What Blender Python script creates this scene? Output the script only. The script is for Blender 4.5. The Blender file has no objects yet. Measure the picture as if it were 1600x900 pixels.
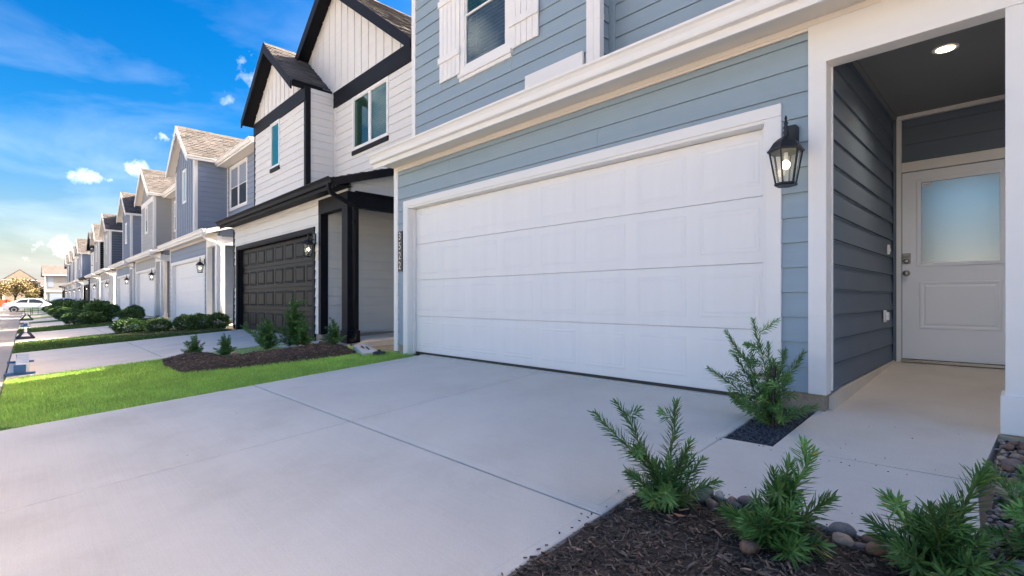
import bpy, bmesh, math, random
from mathutils import Vector, Matrix
random.seed(7)
R = math.radians
SC = bpy.context.scene
COL = SC.collection

# ------------------------------------------------------------------ camera
cam_d = bpy.data.cameras.new('camera')
cam = bpy.data.objects.new('camera', cam_d); COL.objects.link(cam)
cam.location = (0, 0, 0.80)
cam.rotation_euler = (R(90), 0, R(45.69))
cam_d.sensor_width = 36.0
cam_d.lens = 17.52
cam_d.shift_y = 0.0119
cam_d.clip_start = 0.05
cam_d.clip_end = 5000
SC.camera = cam

# ------------------------------------------------------------------ sky, sun, exposure
SUN_EL, SUN_AZ = 46.0, 20.0          # azimuth from +Y towards +X (the sun stands behind the houses)
w = bpy.data.worlds.new('World'); SC.world = w; w.use_nodes = True
nt = w.node_tree; nt.nodes.clear()
def N(t, **k):
    n = nt.nodes.new(t)
    for a, b in k.items(): setattr(n, a, b)
    return n
sky = N('ShaderNodeTexSky', sky_type='NISHITA', sun_disc=False, sun_elevation=R(SUN_EL), sun_rotation=R(SUN_AZ))
sky.air_density = 1.0; sky.dust_density = 4.6; sky.ozone_density = 5.0
bg = N('ShaderNodeBackground'); bg.inputs[1].default_value = 0.14
out = N('ShaderNodeOutputWorld')
tc = N('ShaderNodeTexCoord')
hsv = N('ShaderNodeHueSaturation'); hsv.inputs['Saturation'].default_value = 1.32; hsv.inputs['Value'].default_value = 1.0; hsv.inputs['Hue'].default_value = 0.509
SKY_REF, SKY_GAMMA, SKY_GAIN = 4.0, 1.55, 0.86
WB = (1.29, 1.05, 0.70)                # the camera's white balance, set for open shade
def vmath(op, a, b=None):
    n = N('ShaderNodeVectorMath', operation=op)
    for i, v in enumerate((a, b)):
        if v is None: continue
        if isinstance(v, (tuple, Vector)): n.inputs[i].default_value = v
        else: nt.links.new(v, n.inputs[i])
    return n
def fmath(op, a, b=None, c=None, clamp=False):
    n = N('ShaderNodeMath', operation=op); n.use_clamp = clamp
    for i, v in enumerate((a, b, c)):
        if v is None: continue
        if isinstance(v, (int, float)): n.inputs[i].default_value = v
        else: nt.links.new(v, n.inputs[i])
    return n.outputs[0]
s1 = vmath('SCALE', sky.outputs[0]); s1.inputs['Scale'].default_value = 1/SKY_REF
gm = N('ShaderNodeGamma'); gm.inputs[1].default_value = SKY_GAMMA; nt.links.new(s1.outputs[0], gm.inputs[0])
nt.links.new(gm.outputs[0], hsv.inputs['Color'])
s2 = vmath('MULTIPLY', hsv.outputs[0], tuple(SKY_REF*SKY_GAIN*q for q in WB))
nz = N('ShaderNodeTexNoise'); nz.inputs['Scale'].default_value = 16; nz.inputs['Detail'].default_value = 9; nz.inputs['Roughness'].default_value = 0.62
nt.links.new(tc.outputs['Generated'], nz.inputs['Vector'])
total = None
# cumulus puffs over the row and horizon, plus unseen ones behind added as fill: direction, size (sideways), strength
FILL_CLOUD_OFF, FILL_CLOUD_CUT = (6.84, -7.44, 1.91), 0.545
PUFFS = [((-0.971, 0.118, 0.203), 0.034, 1.15), ((-0.981, 0.068, 0.186), 0.030, 1.0), ((-0.975, 0.094, 0.185), 0.024, 0.8), ((-0.953, 0.158, 0.262), 0.020, 0.5), ((-0.93, 0.20, 0.27), 0.022, 0.5),
         ((-0.998, 0.0, 0.06), 0.035, 0.55), ((-0.996, 0.05, 0.075), 0.05, 0.6), ((-0.99, -0.1, 0.11), 0.05, .7), ((-0.90, -0.40, 0.2), 0.10, .9), ((-0.6, -0.75, 0.3), 0.13, 1.0), ((0.1, -0.95, 0.28), 0.16, 1.0), ((0.5, -0.8, 0.35), 0.15, 1.0), ((-0.35, -0.93, 0.18), 0.12, .9), ((0.8, -0.5, 0.3), 0.15, 1.0)]
for d, r, s in PUFFS:
    d = Vector(d).normalized()
    df = vmath('SUBTRACT', tc.outputs['Generated'], d)
    sc = vmath('MULTIPLY', df.outputs[0], (1.0, 1.0, 1.7))
    ln = vmath('LENGTH', sc.outputs[0])
    m = fmath('MULTIPLY_ADD', ln.outputs['Value'], -s / r, s * 1.25)
    total = m if total is None else fmath('MAXIMUM', total, m)
dens = fmath('ADD', total, fmath('MULTIPLY_ADD', nz.outputs['Fac'], 3.6, -2.25))
puff0 = fmath('MULTIPLY', dens, .85, clamp=True)
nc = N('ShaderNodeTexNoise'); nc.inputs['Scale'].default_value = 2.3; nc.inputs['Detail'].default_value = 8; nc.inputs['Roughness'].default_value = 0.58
mc = N('ShaderNodeMapping'); mc.inputs['Location'].default_value = FILL_CLOUD_OFF; nt.links.new(tc.outputs['Generated'], mc.inputs[0]); nt.links.new(mc.outputs[0], nc.inputs['Vector'])
fill_clouds = fmath('MULTIPLY_ADD', nc.outputs['Fac'], 9.0, -FILL_CLOUD_CUT*9.0, clamp=True)  # cloud field added mostly out of view, to lift and whiten the shade
puff = fmath('MAXIMUM', puff0, fill_clouds)
# thin high wisps
mp = N('ShaderNodeMapping'); mp.inputs['Scale'].default_value = (1.5, 2.2, 7.0); mp.inputs['Rotation'].default_value = (R(22), 0, 0)
nt.links.new(tc.outputs['Generated'], mp.inputs[0])
nw = N('ShaderNodeTexNoise'); nw.inputs['Scale'].default_value = 1.7; nw.inputs['Detail'].default_value = 8; nw.inputs['Roughness'].default_value = 0.55; nw.inputs['Distortion'].default_value = 0.5
nt.links.new(mp.outputs[0], nw.inputs['Vector'])
sep = N('ShaderNodeSeparateXYZ'); nt.links.new(tc.outputs['Generated'], sep.inputs[0])
low = fmath('MULTIPLY_ADD', sep.outputs['Z'], -1.6, 0.95, clamp=True)
wisp = fmath('MULTIPLY', fmath('MULTIPLY_ADD', nw.outputs['Fac'], 2.6, -1.12, clamp=True), fmath('MULTIPLY', low, 0.20), clamp=True)
veil = fmath('MULTIPLY', fmath('POWER', fmath('SUBTRACT', 1.0, fmath('ABSOLUTE', sep.outputs['Z'])), 9.0), 0.16, clamp=True)
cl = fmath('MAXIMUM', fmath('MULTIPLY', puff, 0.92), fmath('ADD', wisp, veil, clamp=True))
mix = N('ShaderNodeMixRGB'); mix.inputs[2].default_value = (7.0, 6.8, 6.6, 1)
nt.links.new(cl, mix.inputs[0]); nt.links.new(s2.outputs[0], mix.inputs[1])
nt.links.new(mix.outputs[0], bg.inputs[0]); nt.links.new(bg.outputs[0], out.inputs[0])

sun_d = bpy.data.lights.new('sun', 'SUN'); sun_d.energy = 4.2; sun_d.angle = R(0.53); sun_d.color = (1.0, 0.92, 0.80)
sun = bpy.data.objects.new('sun', sun_d); COL.objects.link(sun)
sd = Vector((math.sin(R(SUN_AZ)) * math.cos(R(SUN_EL)), math.cos(R(SUN_AZ)) * math.cos(R(SUN_EL)), math.sin(R(SUN_EL))))
sun.rotation_euler = sd.to_track_quat('Z', 'Y').to_euler()
sun.location = sd * 60
vs = SC.view_settings
SC.display_settings.display_device = 'sRGB'
vs.view_transform = 'Standard'; vs.look = 'None'; vs.gamma = 1.0; vs.exposure = 1.89; vs.use_curve_mapping = False
SC.cycles.max_bounces = 8; SC.cycles.diffuse_bounces = 4; SC.cycles.transparent_max_bounces = 12

# ------------------------------------------------------------------ helpers
WL = {}                                    # object -> world location of its origin
def obj(name, me, loc=(0, 0, 0), parent=None, kind=None):
    o = bpy.data.objects.new(name, me); COL.objects.link(o)
    loc = Vector(loc); WL[o] = loc
    if parent is not None:
        o.parent = parent; o.location = loc - WL[parent]
    else: o.location = loc
    if kind: o['kind'] = kind
    return o
def tag(o, label=None, cat=None, group=None, kind=None):
    if label: o['label'] = label
    if cat: o['category'] = cat
    if group: o['group'] = group
    if kind: o['kind'] = kind
    return o
def thing(name, label, cat, loc, group=None):
    return tag(obj(name, None, loc), label, cat, group)

class MB:
    def __init__(s): s.v = []; s.f = []; s.c = None
    def add(s, v, f):
        n = len(s.v); s.v += [tuple(p) for p in v]; s.f += [tuple(i + n for i in q) for q in f]
    def box(s, x0, x1, y0, y1, z0, z1):
        if x0 > x1: x0, x1 = x1, x0
        if y0 > y1: y0, y1 = y1, y0
        if z0 > z1: z0, z1 = z1, z0
        s.add([(x0,y0,z0),(x1,y0,z0),(x1,y1,z0),(x0,y1,z0),(x0,y0,z1),(x1,y0,z1),(x1,y1,z1),(x0,y1,z1)],
              [(0,3,2,1),(4,5,6,7),(0,1,5,4),(1,2,6,5),(2,3,7,6),(3,0,4,7)])
    def prism(s, poly, axis, a, b):
        """poly: 2-D outline; extruded along axis from a to b"""
        n = len(poly)
        def P(p, t):
            if axis == 'x': return (t, p[0], p[1])
            if axis == 'y': return (p[0], t, p[1])
            return (p[0], p[1], t)
        v = [P(p, a) for p in poly] + [P(p, b) for p in poly]
        f = [tuple(range(n)), tuple(range(2*n-1, n-1, -1))] + [(i, i+n, (i+1) % n + n, (i+1) % n) for i in range(n)]
        s.add(v, f)
    def tube(s, pts, r, n=8, square=False, caps=True, rs=None):
        pts = [Vector(p) for p in pts]; rings = []
        up = Vector((0, 0, 1))
        for i, p in enumerate(pts):
            d = (pts[min(i+1, len(pts)-1)] - pts[max(i-1, 0)]).normalized()
            a = d.cross(up)
            if a.length < 1e-3: a = Vector((1, 0, 0))
            a.normalize(); b = d.cross(a).normalized()
            rr = rs[i] if rs else r
            ring = []
            for k in range(n):
                t = 2*math.pi*(k+.5)/n
                q = 1.414 if square else 1
                ring.append(p + (a*math.cos(t) + b*math.sin(t))*rr*q)
            rings.append(ring)
        v = [q for r_ in rings for q in r_]; f = []
        for i in range(len(rings)-1):
            for k in range(n):
                f.append((i*n+k, i*n+(k+1) % n, (i+1)*n+(k+1) % n, (i+1)*n+k))
        if caps:
            f.append(tuple(range(n-1, -1, -1))); f.append(tuple((len(rings)-1)*n+k for k in range(n)))
        s.add(v, f)
    def lathe(s, prof, c, n=12, phase=0.0):
        v = []; f = []
        for (r, z) in prof:
            for k in range(n):
                t = 2*math.pi*k/n + phase
                v.append((c[0]+r*math.cos(t), c[1]+r*math.sin(t), c[2]+z))
        m = len(prof)
        for i in range(m-1):
            for k in range(n): f.append((i*n+k, i*n+(k+1) % n, (i+1)*n+(k+1) % n, (i+1)*n+k))
        f.append(tuple(range(n-1, -1, -1))); f.append(tuple((m-1)*n+k for k in range(n)))
        s.add(v, f)
    def build(s, name, mat, parent=None, kind=None, smooth=False, bevel=0, fix=True):
        if not s.v: return None
        v = [Vector(p) for p in s.v]
        lo = Vector([min(p[i] for p in v) for i in range(3)]); hi = Vector([max(p[i] for p in v) for i in range(3)])
        c = (lo+hi)/2
        me = bpy.data.meshes.new(name)
        me.from_pydata([p-c for p in v], [], s.f)
        if fix or bevel:
            b = bmesh.new(); b.from_mesh(me)
            if fix: bmesh.ops.recalc_face_normals(b, faces=b.faces)
            if bevel: bmesh.ops.bevel(b, geom=b.edges[:], offset=bevel, segments=1, affect='EDGES', clamp_overlap=True)
            b.to_mesh(me); b.free()
        if smooth: me.polygons.foreach_set('use_smooth', [True]*len(me.polygons))
        me.materials.append(mat)
        me.update()
        return obj(name, me, c, parent, kind)

_bc = {}
def pbox(name, mat, parent, x0, x1, y0, y1, z0, z1, bevel=.003):
    """a box part whose mesh is shared with every box of the same size and material"""
    if x0 > x1: x0, x1 = x1, x0
    if y0 > y1: y0, y1 = y1, y0
    if z0 > z1: z0, z1 = z1, z0
    d = (round(x1-x0, 4), round(y1-y0, 4), round(z1-z0, 4)); key = (name, d, mat.name)
    me = _bc.get(key)
    if me is None:
        me = bpy.data.meshes.new(name)
        h = [q/2 for q in d]
        b = bmesh.new(); bmesh.ops.create_cube(b, size=1.0)
        for q in b.verts: q.co = Vector((q.co.x*d[0], q.co.y*d[1], q.co.z*d[2]))
        bv = min(bevel, min(d)*.3)
        if bv > 0: bmesh.ops.bevel(b, geom=b.edges[:], offset=bv, segments=1, affect='EDGES')
        b.to_mesh(me); b.free(); me.materials.append(mat); _bc[key] = me
    return obj(name, me, ((x0+x1)/2, (y0+y1)/2, (z0+z1)/2), parent)

# ------------------------------------------------------------------ materials
def mat(name, base, rough=.6, var=.08, vscale=3.0, bump=.0, bscale=60., stretch=(1, 1, 1), metallic=0.0, spec=.5, dirt=None, attr=None, fine=None):
    m = bpy.data.materials.new(name); m.use_nodes = True
    t = m.node_tree; n = t.nodes; l = t.links
    p = n['Principled BSDF']; p.inputs['Roughness'].default_value = rough; p.inputs['Metallic'].default_value = metallic
    p.inputs['Specular IOR Level'].default_value = spec
    g = n.new('ShaderNodeNewGeometry')
    mp_ = n.new('ShaderNodeMapping'); mp_.inputs['Scale'].default_value = stretch
    l.new(g.outputs['Position'], mp_.inputs[0])
    a = n.new('ShaderNodeTexNoise'); a.inputs['Scale'].default_value = vscale; a.inputs['Detail'].default_value = 6; a.inputs['Roughness'].default_value = .6
    l.new(mp_.outputs[0], a.inputs['Vector'])
    r = n.new('ShaderNodeValToRGB')
    lo = tuple(c*(1-var) for c in base)+(1,); hi = tuple(min(1, c*(1+var)) for c in base)+(1,)
    r.color_ramp.elements[0].position = .3; r.color_ramp.elements[0].color = lo
    r.color_ramp.elements[1].position = .7; r.color_ramp.elements[1].color = hi
    l.new(a.outputs['Fac'], r.inputs[0]); col = r.outputs[0]
    if dirt:
        dcol, dscale, damt, dlo = dirt
        q = n.new('ShaderNodeTexNoise'); q.inputs['Scale'].default_value = dscale; q.inputs['Detail'].default_value = 9; q.inputs['Roughness'].default_value = .7
        l.new(g.outputs['Position'], q.inputs['Vector'])
        rr = n.new('ShaderNodeMapRange'); rr.inputs[1].default_value = dlo; rr.inputs[2].default_value = dlo+.2; rr.inputs[4].default_value = damt
        l.new(q.outputs['Fac'], rr.inputs[0])
        mx = n.new('ShaderNodeMixRGB'); mx.inputs[2].default_value = dcol+(1,)
        l.new(rr.outputs[0], mx.inputs[0]); l.new(col, mx.inputs[1]); col = mx.outputs[0]
    if fine:
        fs, fa = fine
        q = n.new('ShaderNodeTexNoise'); q.inputs['Scale'].default_value = fs; q.inputs['Detail'].default_value = 3
        l.new(g.outputs['Position'], q.inputs['Vector'])
        rr = n.new('ShaderNodeMapRange'); rr.inputs[1].default_value = .3; rr.inputs[2].default_value = .7; rr.inputs[3].default_value = 1-fa; rr.inputs[4].default_value = 1+fa
        l.new(q.outputs['Fac'], rr.inputs[0])
        mx = n.new('ShaderNodeVectorMath'); mx.operation = 'SCALE'
        l.new(col, mx.inputs[0]); l.new(rr.outputs[0], mx.inputs['Scale']); col = mx.outputs[0]
    if attr:
        at = n.new('ShaderNodeAttribute'); at.attribute_name = attr
        mx = n.new('ShaderNodeMixRGB'); mx.blend_type = 'MULTIPLY'; mx.inputs[0].default_value = 1
        l.new(col, mx.inputs[1]); l.new(at.outputs['Color'], mx.inputs[2]); col = mx.outputs[0]
    l.new(col, p.inputs['Base Color'])
    if bump:
        bn = n.new('ShaderNodeTexNoise'); bn.inputs['Scale'].default_value = bscale; bn.inputs['Detail'].default_value = 5
        l.new(mp_.outputs[0], bn.inputs['Vector'])
        bb = n.new('ShaderNodeBump'); bb.inputs['Strength'].default_value = bump; bb.inputs['Distance'].default_value = .004
        l.new(bn.outputs['Fac'], bb.inputs['Height']); l.new(bb.outputs[0], p.inputs['Normal'])
    return m
GR = (.5, .5, 9.0)        # wood grain of lap boards runs sideways
GV = (9., 9., .5)
def concrete(name, base, broom=.05):
    m = mat(name, base, rough=.86, var=.05, vscale=.8, bump=.35, bscale=170, spec=.2, dirt=((base[0]*.80, base[1]*.78, base[2]*.75), 1.1, .45, .50), fine=(150, .05))
    t = m.node_tree; n = t.nodes; l = t.links; p = n['Principled BSDF']; src = p.inputs['Base Color'].links[0].from_socket
    g = n.new('ShaderNodeNewGeometry'); mp_ = n.new('ShaderNodeMapping'); mp_.inputs['Scale'].default_value = (1.2, 95, 1); l.new(g.outputs['Position'], mp_.inputs[0])
    b = n.new('ShaderNodeTexNoise'); b.inputs['Scale'].default_value = 1.6; b.inputs['Detail'].default_value = 3; l.new(mp_.outputs[0], b.inputs['Vector'])
    r = n.new('ShaderNodeMapRange'); r.inputs[1].default_value = .3; r.inputs[2].default_value = .7; r.inputs[3].default_value = 1-broom; r.inputs[4].default_value = 1+broom; l.new(b.outputs['Fac'], r.inputs[0])
    v = n.new('ShaderNodeTexVoronoi'); v.inputs['Scale'].default_value = 2.6; v.inputs['Randomness'].default_value = 1.0; l.new(g.outputs['Position'], v.inputs['Vector'])
    q = n.new('ShaderNodeMapRange'); q.inputs[1].default_value = .012; q.inputs[2].default_value = .030; q.inputs[3].default_value = .55; q.inputs[4].default_value = 1.0; l.new(v.outputs['Distance'], q.inputs[0])
    c = n.new('ShaderNodeTexNoise'); c.inputs['Scale'].default_value = .35; c.inputs['Detail'].default_value = 7; c.inputs['Roughness'].default_value = .65; c.inputs['Distortion'].default_value = .8; l.new(g.outputs['Position'], c.inputs['Vector'])
    cr = n.new('ShaderNodeMapRange'); cr.inputs[1].default_value = .35; cr.inputs[2].default_value = .7; cr.inputs[3].default_value = .88; cr.inputs[4].default_value = 1.05; l.new(c.outputs['Fac'], cr.inputs[0])
    k = n.new('ShaderNodeMath'); k.operation = 'MULTIPLY'; l.new(r.outputs[0], k.inputs[0]); l.new(q.outputs[0], k.inputs[1])
    k2 = n.new('ShaderNodeMath'); k2.operation = 'MULTIPLY'; l.new(k.outputs[0], k2.inputs[0]); l.new(cr.outputs[0], k2.inputs[1])
    x = n.new('ShaderNodeVectorMath'); x.operation = 'SCALE'; l.new(src, x.inputs[0]); l.new(k2.outputs[0], x.inputs['Scale']); l.new(x.outputs[0], p.inputs['Base Color'])
    return m
def siding_mat(name, c): return mat(name, c, rough=.62, var=.035, vscale=1.5, bump=.22, bscale=14, stretch=GR, spec=.35, dirt=((c[0]*.82, c[1]*.82, c[2]*.8), 1.3, .35, .52))
M = {}
M['blue'] = siding_mat('blue_siding_paint', (.285, .37, .435))
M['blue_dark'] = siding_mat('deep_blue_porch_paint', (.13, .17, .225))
M['slate'] = siding_mat('slate_siding_paint', (.23, .28, .37))
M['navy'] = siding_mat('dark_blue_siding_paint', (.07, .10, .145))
M['grey'] = siding_mat('grey_siding_paint', (.36, .37, .38))
M['white_lap'] = siding_mat('white_siding_paint', (.74, .735, .72))
M['white'] = mat('white_trim_paint', (.81, .80, .785), rough=.5, var=.02, vscale=2, bump=.1, bscale=18, stretch=(1, 1, 3), spec=.4)
M['white_door'] = mat('white_door_paint', (.80, .795, .79), rough=.42, var=.02, vscale=1.2, bump=.12, bscale=26, stretch=(6, 6, .5), spec=.4)
M['black'] = mat('black_trim_paint', (.008, .009, .013), rough=.6, var=.15, vscale=4, bump=.08, bscale=20, spec=.18)
M['black_door'] = mat('dark_bronze_door_paint', (.0065, .006, .0065), rough=.5, var=.12, vscale=3, bump=.3, bscale=26, stretch=(6, 6, .5), spec=.22)
M['cream'] = mat('cream_soffit_paint', (.80, .74, .66), rough=.6, var=.02, bump=.06, bscale=20)
M['porch_ceiling'] = mat('grey_ceiling_paint', (.24, .25, .26), rough=.6, var=.03, bump=.1, bscale=20)
M['metal_black'] = mat('black_lantern_metal', (.018, .020, .025), rough=.42, var=.1, vscale=20, bump=.15, bscale=150, metallic=.3)
M['nickel'] = mat('brushed_nickel', (.42, .40, .36), rough=.28, var=.05, metallic=1.0)
M['concrete'] = concrete('pale_concrete', (.74, .67, .575), .022)
M['concrete_road'] = concrete('street_concrete', (.32, .305, .285), .03)
M['foundation'] = mat('raw_foundation_concrete', (.36, .30, .23), rough=.9, var=.15, vscale=6, bump=.6, bscale=60, dirt=((.20, .15, .10), 7, .6, .5), fine=(90, .12))
M['joint'] = mat('joint_grime', (.16, .145, .12), rough=.95, var=.3, vscale=12)
M['shingle'] = mat('asphalt_shingle', (.085, .079, .077), rough=.9, var=.10, vscale=9, bump=.6, bscale=220, attr='tint', fine=(260, .3))
M['soil'] = mat('garden_soil', (.05, .036, .026), rough=.95, var=.3, vscale=20, bump=1, bscale=70)
M['mulch'] = mat('bark_mulch', (.105, .072, .052), rough=.85, var=.25, vscale=30, bump=.8, bscale=160, attr='tint')
M['gravel'] = mat('dark_gravel', (.06, .063, .072), rough=.8, var=.2, vscale=40, bump=.6, bscale=250, attr='tint')
M['pebble'] = mat('mixed_pebbles', (.26, .205, .17), rough=.75, var=.3, vscale=15, bump=.5, bscale=150, attr='tint')
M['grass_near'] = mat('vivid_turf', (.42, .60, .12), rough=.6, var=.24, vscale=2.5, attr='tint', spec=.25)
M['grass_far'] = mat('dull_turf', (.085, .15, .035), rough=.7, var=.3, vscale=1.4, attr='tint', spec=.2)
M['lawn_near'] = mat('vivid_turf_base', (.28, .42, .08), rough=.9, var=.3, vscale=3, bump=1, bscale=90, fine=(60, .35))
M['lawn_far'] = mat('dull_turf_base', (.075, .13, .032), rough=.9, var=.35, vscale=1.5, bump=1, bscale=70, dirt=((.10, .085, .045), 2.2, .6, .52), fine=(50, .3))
M['field'] = mat('rough_field', (.34, .29, .22), rough=.95, var=.35, vscale=.15, bump=1, bscale=10, dirt=((.16, .17, .09), .12, .7, .48))
M['leaf'] = mat('podocarpus_leaf', (.095, .215, .055), rough=.5, var=.15, vscale=8, attr='tint', spec=.5)
M['hedge_leaf'] = mat('hedge_leaf', (.080, .155, .048), rough=.5, var=.2, vscale=6, attr='tint', spec=.4)
M['autumn_leaf'] = mat('yellow_leaf', (.27, .215, .105), rough=.7, var=.3, vscale=1.5, attr='tint')
M['bark'] = mat('woody_stem', (.10, .085, .035), rough=.8, var=.3, vscale=30, bump=.5, bscale=120)
M['green_stem'] = mat('green_stem', (.13, .17, .045), rough=.6, var=.2, vscale=30)
M['blue_paint'] = mat('blue_barrier_paint', (.03, .10, .22), rough=.5, var=.15, vscale=10, bump=.2, bscale=60)
M['barrier_wood'] = mat('weathered_blue_white_beam', (.42, .45, .48), rough=.7, var=.25, vscale=9, bump=.3, bscale=40, dirt=((.12, .18, .26), 6, .6, .5))
M['navy_paint'] = mat('navy_barrier_paint', (.02, .03, .06), rough=.5, var=.15, vscale=10)
M['orange'] = mat('orange_mesh_fence', (.75, .10, .02), rough=.6, var=.15)
M['far_grey'] = mat('far_grey_siding', (.20, .205, .215), rough=.7, var=.05)
M['tan'] = mat('tan_siding', (.23, .195, .155), rough=.7, var=.06)
M['plastic_black'] = mat('black_plastic', (.02, .02, .022), rough=.45, var=.1)
M['tyre'] = mat('tyre_rubber', (.02, .02, .02), rough=.8, var=.1)
M['alloy'] = mat('wheel_alloy', (.5, .5, .52), rough=.35, metallic=.8)
M['car_white'] = mat('white_car_paint', (.76, .77, .79), rough=.22, var=.01, spec=.6)
M['car_red'] = mat('red_lamp_lens', (.55, .02, .02), rough=.2)
M['blind'] = mat('blind_slat', (.62, .63, .60), rough=.6, var=.03)
M['dark_room'] = mat('dark_room', (.02, .025, .025), rough=.9)
M['digit'] = mat('brass_digit', (.62, .58, .50), rough=.35, metallic=.3)
M['sticker'] = mat('white_sticker', (.75, .74, .78), rough=.5)
M['sticker_print'] = mat('purple_print', (.16, .12, .35), rough=.5)
M['plate'] = mat('black_address_plate', (.010, .011, .014), rough=.4, var=.1)
M['splash'] = mat('splash_block_concrete', (.55, .55, .53), rough=.85, var=.08, vscale=8, bump=.4, bscale=90)
def stone_mat(name, a, b, rough=.6, sc_=9):
    m = mat(name, a, rough=rough, var=.2, vscale=14, bump=.5, bscale=90, dirt=(b, sc_, .85, .48), fine=(110, .15)); return m
STONES = [stone_mat('brown_river_stone', (.22, .125, .08), (.10, .06, .045)), stone_mat('grey_river_stone', (.20, .195, .18), (.11, .10, .09)),
          stone_mat('plum_river_stone', (.15, .105, .10), (.25, .19, .165)), stone_mat('tan_river_stone', (.42, .32, .23), (.19, .11, .07)),
          stone_mat('dark_river_stone', (.085, .08, .082), (.16, .14, .125)), stone_mat('cream_river_stone', (.52, .47, .38), (.30, .24, .18))]
def principled(name, **k):
    m = bpy.data.materials.new(name); m.use_nodes = True; p = m.node_tree.nodes['Principled BSDF']
    for a, b in k.items(): p.inputs[a.replace('_', ' ')].default_value = b
    return m
def glass_mat(name, tint, see=.5, rough=.03):
    """reflective tinted window glass; see = how much of what is behind shows"""
    m = bpy.data.materials.new(name); m.use_nodes = True; t = m.node_tree; n = t.nodes; l = t.links
    for q in list(n):
        if q.type == 'BSDF_PRINCIPLED': n.remove(q)
    o = [q for q in n if q.type == 'OUTPUT_MATERIAL'][0]
    gl = n.new('ShaderNodeBsdfGlossy'); gl.inputs['Roughness'].default_value = rough; gl.inputs['Color'].default_value = (.85, .95, .95, 1)
    tr = n.new('ShaderNodeBsdfTransparent'); tr.inputs[0].default_value = tuple(tint)+(1,)
    df = n.new('ShaderNodeBsdfDiffuse'); df.inputs[0].default_value = tuple(tint)+(1,)
    a = n.new('ShaderNodeMixShader'); a.inputs[0].default_value = see; l.new(df.outputs[0], a.inputs[1]); l.new(tr.outputs[0], a.inputs[2])
    lf = n.new('ShaderNodeLayerWeight'); lf.inputs[0].default_value = .5
    pw = n.new('ShaderNodeMath'); pw.operation = 'POWER'; pw.inputs[1].default_value = 4.0; l.new(lf.outputs['Facing'], pw.inputs[0])
    lw = n.new('ShaderNodeMath'); lw.operation = 'MULTIPLY_ADD'; lw.inputs[1].default_value = .8; lw.inputs[2].default_value = .05; l.new(pw.outputs[0], lw.inputs[0])
    b = n.new('ShaderNodeMixShader'); l.new(lw.outputs[0], b.inputs[0]); l.new(a.outputs[0], b.inputs[1]); l.new(gl.outputs[0], b.inputs[2])
    l.new(b.outputs[0], o.inputs[0]); return m
M['glass'] = glass_mat('window_glass', (.62, .68, .70), .97)
M['glass_clear'] = glass_mat('clear_glass', (.93, .93, .90), .97, .02)
M['glass_green'] = glass_mat('green_window_glass', (.27, .50, .42), .93)
M['glass_teal'] = glass_mat('teal_window_glass', (.025, .17, .15), .1)
M['glass_pale'] = glass_mat('pale_window_glass', (.42, .55, .58), .1)
M['glass_dark'] = glass_mat('dark_window_glass', (.03, .04, .045), .1)
M['door_glass'] = principled('frosted_door_glass', Base_Color=(.13, .16, .17, 1), Roughness=.035, Specular_IOR_Level=1.0, Metallic=.62)
def textured_door_glass():
    m = M['door_glass']; t = m.node_tree; p = t.nodes['Principled BSDF']
    p.inputs['Base Color'].default_value = (.50, .50, .49, 1)
    v = t.nodes.new('ShaderNodeTexNoise'); v.inputs['Scale'].default_value = 190; v.inputs['Detail'].default_value = 3
    g = t.nodes.new('ShaderNodeNewGeometry'); t.links.new(g.outputs['Position'], v.inputs['Vector'])
    b = t.nodes.new('ShaderNodeBump'); b.inputs['Strength'].default_value = .3; b.inputs['Distance'].default_value = .002
    t.links.new(v.outputs['Fac'], b.inputs['Height']); t.links.new(b.outputs[0], p.inputs['Normal'])
textured_door_glass()
def emit(name, c, s):
    m = bpy.data.materials.new(name); m.use_nodes = True; p = m.node_tree.nodes['Principled BSDF']
    p.inputs['Base Color'].default_value = c+(1,); p.inputs['Emission Color'].default_value = c+(1,); p.inputs['Emission Strength'].default_value = s
    return m
M['bulb'] = emit('lit_bulb', (1.0, .80, .58), 2.6)
M['downlight'] = emit('lit_downlight', (1.0, .78, .50), 2.2)

def tint_faces(o, per, cols):
    """per-piece colour variation: per = faces in one piece"""
    me = o.data; a = me.color_attributes.new('tint', 'FLOAT_COLOR', 'CORNER')
    buf = []
    ls = {}
    for p in me.polygons:
        c = cols[(p.index//per) % len(cols)]
        for _ in range(p.loop_total): buf += [c[0], c[1], c[2], 1.0]
    a.data.foreach_set('color', buf)
def tint_list(lo, hi, n=997, hue=.06, seed=3):
    r = random.Random(seed); o = []
    for _ in range(n):
        k = r.uniform(lo, hi); o.append((k*r.uniform(1-hue, 1+hue), k, k*r.uniform(1-hue, 1+hue)))
    return o

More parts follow.
